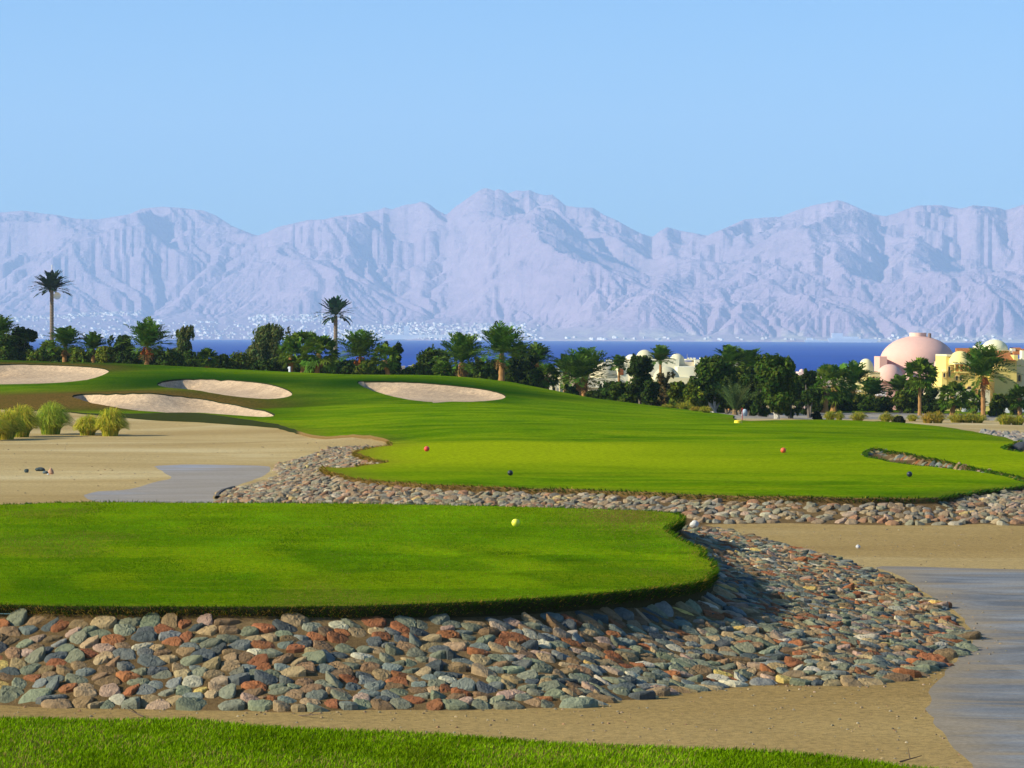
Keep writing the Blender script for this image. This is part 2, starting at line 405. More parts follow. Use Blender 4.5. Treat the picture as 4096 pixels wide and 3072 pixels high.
LIPF = 0.16
# --- traced outlines, put down on the ground
TA = [(-320, 1092), (0, 1091), (150, 1085), (400, 1086), (700, 1088), (1000, 1092), (1200, 1097), (1350, 1101), (1440, 1106), (1463, 1111), (1473, 1121), (1452, 1130), (1433, 1140), (1452, 1158), (1490, 1177), (1520, 1191),
      (1506, 1199), (1534, 1213), (1541, 1233), (1522, 1250), (1470, 1262), (1350, 1276), (1200, 1289), (1000, 1301), (700, 1310), (400, 1311), (150, 1309), (0, 1306), (-320, 1302)]
P_TA = at_z(np.array([a*Q for a, b in TA]), np.array([b*Q for a, b in TA]), 0.0)[:, :2]
P_TA = smooth_poly(P_TA, 1)
P_TA = densify(P_TA, 0.006, 0.2, rough=0.10, seed=4)
CA = [(-320, 1518), (0, 1525), (300, 1532), (600, 1540), (800, 1537), (1000, 1532), (1250, 1530), (1400, 1510), (1500, 1490), (1650, 1480), (1850, 1482), (1960, 1470), (2020, 1445), (2085, 1400), (2088, 1360), (2040, 1320),
      (2000, 1295), (1930, 1258), (1850, 1228), (1800, 1210), (1650, 1170), (1550, 1142), (1480, 1128)]
P_CA = at_z(np.array([a*Q for a, b in CA]), np.array([b*Q for a, b in CA]), SANDZ)[:, :2]
P_CA = np.vstack([P_CA, [(4.0, 80), (0, 78), (-10, 78), (-30, 78)]])
P_CA = densify(P_CA, 0.012, 0.4, rough=0.25, seed=14)
fcrest = [np.array([p[0]*1.03, D+9]) for (a, b, D), p in [((a, b, D), atD(a*Q, b*Q, D)) for a, b, D in CREST]]
TL = [(1693, 1772), (1570, 1777), (1491, 1786), (1444, 1799), (1415, 1808), (1436, 1813), (1462, 1828), (1498, 1837), (1534, 1842), (1556, 1844), (1540, 1849), (1498, 1855), (1425, 1866), (1353, 1869), (1297, 1868), (1292, 1875), (1317, 1884), (1375, 1896),
      (1407, 1909), (1462, 1918), (1534, 1927), (1606, 1931), (1697, 1938), (1800, 1942), (1900, 1945), (2037, 1948), (2407, 1959), (2778, 1974), (3148, 1985), (3426, 1989), (3740, 1989), (3889, 1966), (4096, 1941), (4400, 1917)]
FL = q2f([(-200, 880), (0, 884), (150, 891), (270, 903), (420, 912), (600, 925), (760, 947), (840, 957)])
pf = np.vstack([hit(FL), at_z(np.array([p[0] for p in TL[1:]], float), np.array([p[1] for p in TL[1:]], float), ZB+LIPF)[:, :2], [(22.0, 110.0), (27, 140)],
                hit([(4080, 1785), (4050, 1775), (3991, 1755), (3917, 1740), (3842, 1726), (3743, 1708), (3644, 1696), (3495, 1691), (3347, 1686), (3149, 1688), (3000, 1694), (2935, 1688)])])
pf = np.vstack([pf, np.array([fcrest[-1], *fcrest[:-1][::-1]])])
P_F = densify(pf, 0.008, 0.3, rough=0.12, seed=6)
BK = {
 'a': [(-60, 790), (0, 789), (60, 788), (120, 790), (180, 793), (222, 797), (240, 803), (225, 812), (195, 822), (140, 829), (70, 832), (0, 833), (-60, 834)],
 'b': [(336, 832), (350, 825), (385, 821), (440, 820), (500, 822), (560, 828), (605, 838), (630, 848), (633, 856), (615, 862), (585, 865), (530, 862), (460, 853), (390, 843), (350, 838)],
 'c': [(150, 857), (190, 852), (260, 852), (330, 853), (400, 858), (470, 868), (530, 879), (575, 890), (597, 899), (590, 906), (560, 909), (500, 908), (420, 902), (330, 893), (250, 883), (190, 872), (162, 863)],
 'd': [(765, 826), (800, 826), (880, 827), (950, 832), (1020, 839), (1065, 846), (1090, 854), (1095, 861), (1075, 867), (1030, 870), (960, 872), (890, 867), (830, 855), (788, 841)]}
P_B = {k: densify(smooth_poly(hit(q2f(v)), 2), 0.005, 0.6) for k, v in BK.items()}
INL = [(3449, 1828), (3465, 1818), (3482, 1810), (3518, 1809), (3553, 1820), (3672, 1839), (3791, 1863), (3910, 1890), (4096, 1928), (4250, 1955), (4250, 1970), (4096, 1947), (4029, 1925), (3910, 1903), (3791, 1890), (3672, 1878), (3553, 1863), (3473, 1848), (3452, 1839)]
P_I = densify(hit(INL), 0.006, 0.3, rough=0.1)
PIT = [(4001, 1807), (4015, 1799), (4037, 1793), (4071, 1784), (4110, 1778), (4240, 1776), (4240, 1835), (4110, 1826), (4060, 1821), (4015, 1814)]
P_P = densify(hit(PIT), 0.006, 0.3)
cb = at_z(np.array([a*Q for a, b in OUTB]), np.array([b*Q for a, b in OUTB]), SANDZ)[:, :2]
cb2 = at_z(np.array([a*Q for a, b in OUTB2]), np.array([b*Q for a, b in OUTB2]), BAND)[:, :2]
P_CB = np.vstack([cb2, [(24, 95), (24, 112), (10, 118), (-3, 124)], cb[::-1]])
P_CBO = np.vstack([cb[::-1], cb2])
P_CB = densify(P_CB, 0.012, 0.5, rough=0.3, seed=3)
PA = [(520, 920), (560, 903), (640, 888), (800, 884), (900, 857), (1030, 828), (1090, 812), (1050, 782), (1010, 760), (970, 740), (1010, 731), (1200, 722), (1500, 728), (1690, 735), (1720, 757), (1700, 780), (1680, 800), (1560, 845), (1420, 885), (1350, 920), (1345, 950), (1420, 968), (1500, 985), (900, 985), (700, 975), (560, 950)]
P_PA = densify(smooth_poly(at_z(np.array([a/1.58 for a, b in PA]), np.array([1400+b/1.58 for a, b in PA]), SANDZ)[:, :2], 1), 0.01, 0.4, rough=0.12)
PB = [(1868, 1222), (2000, 1224), (2212, 1230), (2420, 1237), (2420, 1760), (2160, 1760), (2112, 1659), (2070, 1625), (2035, 1590), (2012, 1550), (2004, 1515), (2012, 1478), (2050, 1440), (2092, 1400), (2104, 1378), (2090, 1345), (2050, 1310), (1990, 1275), (1945, 1243)]
P_PB = densify(smooth_poly(at_z(np.array([a*Q for a, b in PB]), np.array([b*Q for a, b in PB]), SANDZ)[:, :2], 1), 0.01, 0.35, rough=0.10)
GR = [(2560, 1622), (2700, 1635), (2900, 1648), (3170, 1651), (3600, 1652), (4096, 1663), (4300, 1668), (4300, 1690), (4096, 1684), (3800, 1680), (3500, 1678), (3200, 1676), (2900, 1676), (2760, 1655), (2650, 1640)]
P_G = densify(hit(GR), 0.02, 1.5, rough=0.6)
LS = [(3150, 1640), (3600, 1641), (4096, 1649), (4300, 1653), (4300, 1668), (4096, 1662), (3600, 1651), (3170, 1650)]
P_L = densify(hit(LS), 0.02, 1.5)
WC = [(3925, 1736), (3990, 1737), (4110, 1742), (4260, 1752), (4260, 1780), (4110, 1772), (4060, 1768), (4020, 1757), (3960, 1746)]
P_W = densify(hit(WC), 0.015, 0.8)
TF = [(-300, 2876), (0, 2871), (253, 2884), (434, 2889), (723, 2879), (796, 2882), (1012, 2904), (1230, 2920), (1600, 2933), (2050, 2958), (2500, 2982), (3005, 3007), (3294, 3029), (3510, 3054), (3660, 3074), (4000, 3110), (4400, 3170)]
TFZ = 1.8
P_TF = np.vstack([at_z(np.array([a for a, b in TF], float), np.array([b for a, b in TF], float), TFZ)[:, :2], [(7, 8), (7, -8), (-7, -8), (-7, 8)]])
P_TF = densify(smooth_poly(P_TF, 1), 0.006, 0.08, rough=0.03)

def H(x, y):
    """the ground everywhere (under the turf sheets too)"""
    x = np.asarray(x, float); y = np.asarray(y, float)
    z = S(x, y); inF = np.zeros(x.shape, bool)
    k = (y > 75) & (y < 285)
    if k.any():
        xx = x[k]; yy = y[k]; zz = z[k]; f = inside(P_F, xx, yy); inF[k] = f
        zt = ST(xx, yy)
        c = inside(P_CB, xx, yy) & ~f & (yy < 140)
        dF = dist(P_F[::2], xx[c], yy[c]); dO = dist(P_CBO, xx[c], yy[c], False); t = dF/(dF+dO+1e-6)
        zz[c] = (zt[c]-0.02)*(1-t) + zz[c]*t
        z[k] = np.where(f, zt, zz)
    z = z + 0.05*(fbm(x*.35, y*.35, 3, 5)-.5)*sm(y, 20, 40)*(1-sm(y, 180, 240)) 
    k = (y < 90) & (x > -40) & (x < 20)
    if k.any():
        xx = x[k]; yy = y[k]; inA = inside(P_TA, xx, yy); inC = inside(P_CA, xx, yy)
        dA = dist(P_TA[::3], xx, yy); dC = dist(P_CA, xx, yy); zz = z[k]
        t = dA/(dA+dC+1e-6); zl = -(0.12+0.12*sm(xx, -5, 0)+.10*sm(xx, 1, 3)); zb = zl + (SANDZ-zl)*(t**(0.9-.22*sm(xx, 0, 3)))
        zz = np.where(inA, zl, np.where(inC, zb, zz)); z[k] = zz
    k = (y < 30)
    if k.any():
        xx = x[k]; yy = y[k]; inT = inside(P_TF, xx, yy); d = dist(P_TF[::3], xx, yy)
        z[k] = np.where(inT, TFZ-0.1, np.maximum(z[k], TFZ-0.08-0.55*d))
    for P in P_B.values():
        lo = P.min(0)-4; hi = P.max(0)+4
        k = (x > lo[0]) & (x < hi[0]) & (y > lo[1]) & (y < hi[1])
        if k.any():
            xx = x[k]; yy = y[k]; ins = inside(P, xx, yy); d = dist(P[::2], xx, yy)
            left = sm(-(xx-P[:, 0].mean()), 0.25*(P[:, 0].max()-P[:, 0].min()), 0.45*(P[:, 0].max()-P[:, 0].min()))
            dep = (0.26+0.75*left)*sm(d, 0, 0.35) + (0.55-.3*left)*(1-(1-np.clip(d/5.0, 0, 1))**2)
            z[k] = z[k] + np.where(ins, -dep + 0.0, 0.05*np.exp(-(d/1.6)**2)) + np.where(ins, 0.05, 0)
    for P, dp in ((P_I, 0.62), (P_P, 0.6)):
        lo = P.min(0); hi = P.max(0); k = (x > lo[0]) & (x < hi[0]) & (y > lo[1]) & (y < hi[1])
        if k.any():
            xx = x[k]; yy = y[k]; ins = inside(P, xx, yy); d = dist(P, xx, yy); z[k] = z[k] - np.where(ins, dp*sm(d, 0, 0.9), 0)
    return z
def H1(x, y): return float(H(np.array([x]), np.array([y]))[0])

# --- one triangulation that keeps every outline as an edge
rng = np.random.default_rng(7)
pts = []; y = -12.0
rows = []
while y < 440:
    s = max(0.30, 0.0105*abs(y)) if y > 24 else 1.2
    if y > 300: s = 6
    hw = max(12.0, 0.235*y+6)
    xs = np.arange(-hw, hw, s); rows.append(np.stack([xs + rng.uniform(-.3, .3, len(xs))*s, y + rng.uniform(-.3, .3, len(xs))*s], 1)); y += s
far = []
for y in np.geomspace(450, 1750, 22):
    for x in np.linspace(-1500, 1500, 41): far.append((x, y))
for y in np.linspace(-40, 440, 18):
    for sx in (-1, 1):
        for k in (1.0, 1.5, 2.5, 5, 10): far.append((sx*(abs(0.24*y)+14)*k*1.1, y))
for x in (-1500, -700, 700, 1500):
    for y in (-40, 200): far.append((x, y))
pts = np.vstack(rows + [np.array(far)])
for P in P_B.values():
    for off in (0.35, 0.8, 1.5):
        c = P.mean(0); v = P-c; L = np.linalg.norm(v, axis=1)[:, None]; pts = np.vstack([pts, P - v/L*off])
loops = [P_TA, P_CA, P_F, *P_B.values(), P_I, P_P, P_CB, P_PA, P_PB, P_G, P_L, P_W, P_TF]
keep = np.ones(len(pts), bool)
for P in loops:     # no free points right on an outline
    lo = P.min(0)-2; hi = P.max(0)+2; k = np.nonzero((pts[:, 0] > lo[0]) & (pts[:, 0] < hi[0]) & (pts[:, 1] > lo[1]) & (pts[:, 1] < hi[1]))[0]
    keep[k[dist(P, pts[k, 0], pts[k, 1]) < 0.0022*np.abs(pts[k, 1])+0.02]] = False
pts = pts[keep]
allp = [Vector(p) for p in pts]; edges = []
for P in loops:
    n0 = len(allp); allp.extend(Vector(p) for p in P); n = len(P); edges.extend((n0+i, n0+(i+1) % n) for i in range(n))
res = delaunay_2d_cdt(allp, edges, [], 0, 1e-4)
TV = np.array([(v.x, v.y) for v in res[0]]); TT = np.array([f for f in res[2] if len(f) == 3])
TZ = H(TV[:, 0], TV[:, 1])
cen = TV[TT].mean(1)
cz = np.zeros(len(cen), int)     # zone of each face
Z = dict(ground=0, cobA=1, cobB=2, fair=3, tee=4, bunk=5, pa=6, pb=7, gravel=8, strip=9, inlet=10, pit=11, white=12, front=13)
def setz(P, k, only=None):
    lo = P.min(0); hi = P.max(0); m = (cen[:, 0] > lo[0]) & (cen[:, 0] < hi[0]) & (cen[:, 1] > lo[1]) & (cen[:, 1] < hi[1])
    i = np.nonzero(m)[0]; i = i[inside(P, cen[i, 0], cen[i, 1])]
    if only is not None: i = i[np.isin(cz[i], only)]
    cz[i] = k
setz(P_G, 8); setz(P_L, 9); setz(P_W, 12); setz(P_PA, 6); setz(P_PB, 7); setz(P_CB, 2); setz(P_CA, 1); setz(P_F, 3); setz(P_TA, 4)
for i, P in enumerate(P_B.values()): setz(P, 20+i)
setz(P_I, 10, [3]); setz(P_P, 11, [3]); setz(P_TF, 13)
setz(P_I, 10, [2]) 

def sub(faces, V):
    u, inv = np.unique(faces, return_inverse=True); return V[u], inv.reshape(faces.shape), u
def border(faces):
    """directed boundary edges of a triangle set"""
    e = np.vstack([faces[:, [0, 1]], faces[:, [1, 2]], faces[:, [2, 0]]])
    key = np.sort(e, 1); u, idx, cnt = np.unique(key, axis=0, return_index=True, return_counts=True)
    return e[idx[cnt == 1]]
def sheet(name, zones, mat, lift=0.0, zfun=None, col=None, skirt=None, smooth=True, label=None):
    f = TT[np.isin(cz, zones)]; V = np.column_stack([TV, TZ])
    v, ff, u = sub(f, V)
    if zfun is not None: v[:, 2] = zfun(v[:, 0], v[:, 1], v[:, 2])
    v[:, 2] += lift
    c = col(v) if col is not None else None
    o = link(name, np_mesh(name, v, [ff], mat, smooth, c)); o['kind'] = 'structure'
    return o, v, ff, u
def add_skirt(name, v, ff, u, depth, mat, parent, out=0.05, zone_ok=None, c=(1, 1, 1)):
    """the cut edge of a turf sheet, bulging a little outwards"""
    e = border(ff); a = v[e[:, 0]]; b = v[e[:, 1]]
    d = b-a; n = np.stack([d[:, 1], -d[:, 0]], 1); n /= np.linalg.norm(n, axis=1)[:, None]+1e-9
    N = np.zeros((len(v), 2)); np.add.at(N, e[:, 0], n); np.add.at(N, e[:, 1], n); N /= np.linalg.norm(N, axis=1)[:, None]+1e-9
    be = np.unique(e); mp = -np.ones(len(v), int); mp[be] = np.arange(len(be)); nb = len(be)
    base = v[be]; lv = []
    for k, (o_, dz) in enumerate(((0, 0.0), (out*.7, .12), (out, .45), (out*.5, 1.0))):
        p = base.copy(); p[:, :2] += N[be]*o_; p[:, 2] -= (depth(base) if callable(depth) else depth)*dz
        if k: p[:, 2] -= 0.0
        lv.append(p)
    F = []
    for k in range(3):
        i = mp[e[:, 0]]; j = mp[e[:, 1]]; F.append(np.stack([i+k*nb, i+(k+1)*nb, j+(k+1)*nb, j+k*nb], 1))
    V = np.vstack(lv); cc = np.tile(np.array([c], float), (len(V), 1)); cc[V[:, 1] > 160] = (.018, .024, .006)  # far part of the edge near black, its shadow painted in
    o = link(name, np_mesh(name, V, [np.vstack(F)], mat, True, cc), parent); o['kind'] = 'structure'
    return base, N[be], e
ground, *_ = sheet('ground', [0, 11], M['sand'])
sheet('cobble_bed', [1, 2, 10, 12], M['bed'])
sheet('gravel_slope', [8], M['gravel'])
def pcol(P):
    def f(v):
        d = dist(P, v[:, 0], v[:, 1]); return np.stack([np.exp(-(d/0.5)**2)*.9, d*0, d*0], 1)
    return f
def pathcol_a(v):
    p = proj(np.column_stack([v[:, :2], np.full(len(v), SANDZ)]))
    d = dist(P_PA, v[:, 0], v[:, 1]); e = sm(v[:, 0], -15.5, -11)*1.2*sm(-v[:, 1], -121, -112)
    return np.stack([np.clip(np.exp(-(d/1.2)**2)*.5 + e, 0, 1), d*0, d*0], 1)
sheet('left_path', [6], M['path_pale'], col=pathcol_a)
sheet('right_path', [7], M['path'], col=pcol(P_PB))
BLAB = [20, 21, 22, 23]
for i in range(4):
    sheet('bunker_sand', [20+i], M['bunker'])
# turf
allB = list(P_B.values())
def turfcol(v):
    x, y = v[:, 0], v[:, 1]
    rough = np.zeros(len(v)); dry = np.zeros(len(v))
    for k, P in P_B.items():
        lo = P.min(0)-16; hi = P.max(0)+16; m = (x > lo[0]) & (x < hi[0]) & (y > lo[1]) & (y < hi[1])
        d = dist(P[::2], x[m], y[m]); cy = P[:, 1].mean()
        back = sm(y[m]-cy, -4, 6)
        rough[m] = np.maximum(rough[m], np.exp(-(d/(3.0+6*back))**2)*(0.45+0.55*back));  # turf gets darker towards the bunkers, most of all behind them
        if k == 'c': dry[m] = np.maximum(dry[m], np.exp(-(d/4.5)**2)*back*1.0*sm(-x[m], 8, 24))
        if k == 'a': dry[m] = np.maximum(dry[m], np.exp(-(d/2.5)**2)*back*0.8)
    # dry brown rough at the far left
    q = hit(q2f([(30, 862), (120, 880)])); 
    dl = np.exp(-(((x-q[0][0])/14)**2 + ((y-q[0][1]+4)/11)**2)); dry = np.maximum(dry, np.clip(dl*1.7, 0, 1))
    rough = np.maximum(rough, 0.5*dl)
    # edge of the fairway by the sand and the tee edges
    e = np.exp(-(dist(P_F, x, y)/0.8)**2)*0.35*(y < 200); dry = np.maximum(dry, e)
    lft = np.exp(-(((x+9)/3.5)**2)) * (np.abs(y-100) < 25) * np.exp(-(dist(P_F, x, y)/1.2)**2); dry = np.maximum(dry, lft)
    light = 0.75*sm(y, 100, 112)*(1-sm(y, 124, 131))*sm(-x, -14, 0) + 0.45*sm(y, 92, 105)*(1-sm(y, 124, 130))
    nz = fbm(x*.12, y*.05, 3, 77); light = np.clip(light*(0.5+nz), 0, 1)
    back = sm(y, 128, 134)*(1-sm(y, 150, 175))*.25*sm(fbm(x*.1, y*.06, 3, 33), .4, .65); rough = np.maximum(rough, back)
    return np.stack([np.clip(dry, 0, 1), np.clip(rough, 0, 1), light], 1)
def fz(x, y, z):
    e = np.exp(-((x+21)/5.5)**2)*(y > 160)*(y < 215); d = dist(P_F[::3], x, y)
    return z + LIPF - 0.10*sm(y, 160, 200) + .50*e*np.exp(-(d/3.0)**2)
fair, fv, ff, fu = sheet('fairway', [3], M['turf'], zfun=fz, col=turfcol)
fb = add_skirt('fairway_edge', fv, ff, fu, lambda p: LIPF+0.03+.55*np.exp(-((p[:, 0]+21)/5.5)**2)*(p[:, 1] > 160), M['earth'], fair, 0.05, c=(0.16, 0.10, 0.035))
sheet('lawn_strip', [9], M['turf'], lift=0.03, col=lambda v: np.stack([v[:, 0]*0+.1, v[:, 0]*0+.15, v[:, 0]*0], 1))
def teecol(v):
    x, y = v[:, 0], v[:, 1]; d = dist(P_TA[::2], x, y)
    dry = 0.30*np.exp(-(d/0.25)**2) + .28*sm(fbm(x*.35+4, y*.16, 4, 21), .56, .72)
    c1 = at_z(1340*Q, 1110*Q, 0.0); dry = np.maximum(dry, 0.9*np.exp(-(((x-c1[0])/1.0)**2+((y-c1[1])/5)**2)))
    rough = 0.30*sm(-y, -53, -45)*(1+0*x)
    for qa, qb, sx_, sy_ in ((1235, 1211, .35, .5), (1068, 1296, .22, .35), (1500, 1195, .3, .6), (1090, 1240, .5, .4)):
        c2 = at_z(qa*Q, qb*Q, 0.0); extra = .5*np.exp(-(((x-c2[0])/sx_)**2+((y-c2[1])/sy_)**2)); dry = dry + 0*extra; rough_add = extra if qa == 1235 else np.maximum(rough_add, extra)
    # sod squares along the front of the tee
    gx = np.floor((x+0.25*y+30)/1.15); gy = np.floor((y-0.1*x)/3.6); h = hash2(gx, gy, 3); m = sm(-y, -56.5, -55)*sm(y, 45.5, 46.5)
    rough = np.maximum(rough*.8, rough_add) + m*np.where(h > .62, .16, 0); light = m*np.where(h < .34, .38, 0) + 0.35*sm(y, 58, 70)
    return np.stack([np.clip(dry, 0, 1), np.clip(rough, 0, 1), light], 1)
def tz(x, y, z): return 0.0 + 0.02*(fbm(x*.5, y*.2, 2, 8)-.5) - 0.0*x
tee, tv, tf, tu = sheet('near_tee', [4], M['turf'], zfun=tz, col=teecol)
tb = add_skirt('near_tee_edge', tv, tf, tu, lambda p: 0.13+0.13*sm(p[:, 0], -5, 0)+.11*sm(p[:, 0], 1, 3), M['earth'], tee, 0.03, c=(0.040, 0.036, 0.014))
def frz(x, y, z): return TFZ + 0.03*(fbm(x*.8, y*.8, 2, 18)-.5)
front, gv, gf, gu = sheet('front_lawn', [13], M['turf'], zfun=frz, col=lambda v: np.stack([0.15+0*v[:, 0], 0.05+0*v[:, 0], 0*v[:, 0]], 1))
gb = add_skirt('front_lawn_edge', gv, gf, gu, 0.12, M['earth'], front, 0.03, c=(0.10, 0.08, 0.03))

# sea
mb = MB(); me = np_mesh('sea', [(-16000, 1180, -14.0), (16000, 1180, -14.0), (16000, 26000, -14.0), (-16000, 26000, -14.0)], [np.array([[0, 1, 2, 3]])], M['sea'])
sea = link('sea', me); sea['kind'] = 'structure'

# ================================================================== MOUNTAINS across the gulf
SKY = [(x/1.08, 750+y/1.08) for x, y in [(-90,112),(0,108),(100,100),(180,112),(240,118),(330,135),(420,138),(500,125),(560,115),(610,92),(700,83),(780,88),(880,100),(930,120),(1000,165),(1060,190),(1110,208),(1150,195),(1200,170),(1260,157),(1330,140),(1400,138),(1450,125),(1530,115),(1600,103),(1640,95),(1660,85),(1690,95),(1750,75),(1790,70),(1820,60),(1850,70),(1890,100),(1925,118)]]
SKY += [(1200+x/1.301, 600+y/1.301) for x, y in [(775,325),(800,300),(850,265),(900,230),(940,205),(965,198),(1000,208),(1012,216),(1020,203),(1050,208),(1080,225),(1095,222),(1110,215),(1130,210),(1160,215),(1190,208),(1230,225),(1270,235),(1310,232),(1340,255),(1380,290),(1450,300),(1520,300)]]
SKY += [(2048+x/1.08, 700+y/1.08) for x, y in [(400,175),(450,195),(500,225),(560,255),(605,268),(640,240),(670,225),(720,240),(780,250),(840,262),(880,245),(930,225),(1000,192),(1080,185),(1160,180),(1220,155),(1300,130),(1380,115),(1405,108),(1440,118),(1500,145),(1560,170),(1610,178),(1660,165),(1700,148),(1750,132),(1850,130),(1900,140),(1940,145),(1990,130),(2040,135),(2090,140),(2130,152),(2170,140),(2212,125),(2330,120)]]
SKY = np.array(SKY); SEAZ = -14.0
NU, NR = 900, 330
MU = np.linspace(-1400, 5500, NU)                     # lateral position (photograph pixels)
MR = np.linspace(0, 7400, NR)                        # metres behind the shore
def shoreD(fx): return 17000 - 2300*sm(np.asarray(fx, float), 0, 4096)
RIDGES = [([(400, 452), (450, 480), (530, 545), (600, 615), (690, 660)], 190, 620), ([(985, 470), (1060, 545), (1130, 600), (1230, 636)], 200, 600), ([(60, 470), (120, 520), (190, 600)], 150, 550),
          ([(905, 440), (960, 470), (1010, 490)], 120, 420), ([(925, 520), (960, 560), (985, 600)], 130, 420), ([(250, 520), (300, 560), (340, 585)], 120, 400), ([(1290, 455), (1350, 490), (1410, 520)], 130, 400),
          ([(1730, 640), (1790, 665), (1830, 685)], 100, 350), ([(700, 500), (640, 560), (560, 640)], 120, 500), ([(1190, 520), (1130, 640), (1010, 700)], 130, 500), ([(1560, 500), (1480, 600), (1380, 690)], 130, 500),
          ([(1800, 440), (1740, 540), (1650, 620)], 130, 450), ([(1950, 460), (1990, 540), (2060, 620), (2150, 660)], 130, 450), ([(2120, 560), (2180, 620)], 90, 300), ([(820, 470), (760, 560), (700, 640)], 110, 400)]
def build_relief():
    hsky = np.interp(MU, SKY[:, 0], SKY[:, 1]) + (fbm(MU/500, MU*0+2, 3, 71)-.5)*160*(sm(-MU, 90, 600)+sm(MU, 4200, 4700))
    D0 = shoreD(MU)
    crest = 5000 + 500*(fbm(MU/700, MU*0+3.3, 2, 5)-.5)*2
    def elev(fx, fy, D): return atD(fx, fy, D)[..., 2]
    hc = elev(MU, hsky, D0+crest) - SEAZ
    def target(nu, nr):
        iu = np.linspace(0, NU-1, nu); u = np.interp(iu, np.arange(NU), MU); r = np.linspace(0, MR[-1], nr)
        U, Rr = np.meshgrid(u, r, indexing='ij')
        cr = np.interp(iu, np.arange(NU), crest)[:, None]; h = np.interp(iu, np.arange(NU), hc)[:, None]
        X = U/4*5.7                                    # about metres
        wx = X + 500*(fbm(X/1300, Rr/1300, 3, 41)-.5)*2; wr = Rr + 500*(fbm(X/1300+9, Rr/1300, 3, 42)-.5)*2
        rg = ridged(wx/2100+.15*wr/2100, wr/2500, 4, 11)
        fan = np.interp(u, [-400, 600, 2000, 2300, 3000, 4400], [2500, 2500, 2000, 1100, 450, 500])[:, None]
        fan = fan + 500*(fbm(X/900, Rr*0+1, 3, 51)-.5)*2
        fh = np.interp(u, [-400, 600, 2000, 2300, 3000, 4400], [190, 190, 130, 60, 25, 25])[:, None]
        t = np.clip((Rr-fan)/(cr-fan), 0, 1)
        prof = t**0.85
        back = sm(Rr, cr, cr+2600)
        rg2 = ridged(wx/900+.6*wr/1500+3, wr/1300-.3*wx/1400, 4, 19)
        z = fh*np.clip(Rr/fan, 0, 1) + (h-fh)*prof*(0.25+0.75*rg+0.55*rg2)*(1-.75*back)
        for line, amp, wid in RIDGES:
            P = []
            for a, b in line:
                a *= Q; b *= Q; vs = np.interp(a, SKY[:, 0], SKY[:, 1]); f = np.clip((1362-b)/(1362-vs), 0.02, 1)
                uu = np.interp(a, u, np.arange(nu)).astype(int); P.append((a/4*5.7, fan[uu, 0]+(cr[uu, 0]-fan[uu, 0])*max(0, (f-.12)/.88)**1.15))
            P = np.array(P); d = dist(P, X, Rr, False)
            # fade-out at both ends, sharp crest
            e = sm(dist(P[[0]], X, Rr, False), -1, 500)*0+1
            z = z + amp*np.clip(1-d/wid, 0, 1)**1.3
        return z, t
    def erode(z, its, K, mexp, up, dx, dy, dt=1.0, seed=0):
        nu, nr = z.shape; N = nu*nr
        rg_ = np.random.default_rng(seed)
        idx = np.arange(N).reshape(nu, nr)
        for it in range(its):
            z = z + up*dt + rg_.uniform(0, 0.6, z.shape)
            z[:, 0] = 0
            best = np.zeros((nu, nr)); rec = idx.copy(); ln = np.full((nu, nr), dx)
            for a, b in ((1,0),(-1,0),(0,1),(0,-1),(1,1),(1,-1),(-1,1),(-1,-1)):
                L = math.hypot(a*dx, b*dy)
                zz = np.full((nu, nr), 1e9); s0 = slice(max(0, -a), nu-max(0, a)); s1 = slice(max(0, a), nu+min(0, a)) if a >= 0 else slice(0, nu+a)
                r0 = slice(max(0, -b), nr-max(0, b)); r1 = slice(max(0, b), nr) if b >= 0 else slice(0, nr+b)
                zz[s0, r0] = z[s1, r1]; ii = np.full((nu, nr), -1); ii[s0, r0] = idx[s1, r1]
                sl = (z-zz)/L; m = sl > best
                best = np.where(m, sl, best); rec = np.where(m, ii, rec); ln = np.where(m, L, ln)
            zf = z.ravel().tolist(); rc = rec.ravel().tolist(); order = np.argsort(-z.ravel(), kind='stable').tolist()
            A = [dx*dy]*N
            for i in order:
                j = rc[i]
                if j != i: A[j] += A[i]
            F = (K*dt*np.array(A)**mexp/ln.ravel()).tolist()
            for i in reversed(order):
                j = rc[i]
                if j != i:
                    f = F[i]; v = (zf[i]+f*zf[j])/(1+f)
                    if v < zf[i]: zf[i] = v
            z = np.array(zf).reshape(nu, nr)
            # steep slopes slump
            for _ in range(2):
                for ax, dd in ((0, dx), (1, dy)):
                    df = np.diff(z, axis=ax); ex = np.sign(df)*np.maximum(np.abs(df)-0.95*dd, 0)*.24
                    if ax == 0: z[:-1] += ex; z[1:] -= ex
                    else: z[:, :-1] += ex; z[:, 1:] -= ex
        return z
    n1, r1 = NU//2, NR//2
    z, t = target(n1, r1); dx = (MU[-1]-MU[0])/4*6.4/n1; dy = MR[-1]/r1
    z = erode(z, 45, 0.030, 0.46, (5+14*fbm(np.arange(n1)[:, None]/26., np.arange(r1)[None]/22., 3, 88))*t*.6, dx, dy, seed=1)
    iu = np.linspace(0, n1-1, NU); ir = np.linspace(0, r1-1, NR)
    a = np.floor(iu).astype(int).clip(0, n1-2); fa = (iu-a)[:, None]; b = np.floor(ir).astype(int).clip(0, r1-2); fb = (ir-b)[None]
    z = (z[a][:, b]*(1-fa)+z[a+1][:, b]*fa)*(1-fb) + (z[a][:, b+1]*(1-fa)+z[a+1][:, b+1]*fa)*fb
    X = MU[:, None]/4*5.9 + 0*MR[None]; t2 = np.clip((MR[None]-1200)/2000, 0, 1) + 0*X
    z = z + 45*(ridged(X/330+.5*MR[None]/500, MR[None]/420, 4, 91)-.4)*np.clip(z/300, 0, 1)
    z = erode(z, 9, 0.03, 0.46, 4*t2, dx/2, dy/2, seed=2)
    z = z + 42*(ridged(X/240+.4*MR[None]/300, MR[None]/260-.3*X/300, 3, 391)-.4)*np.clip(z/300, 0, 1)
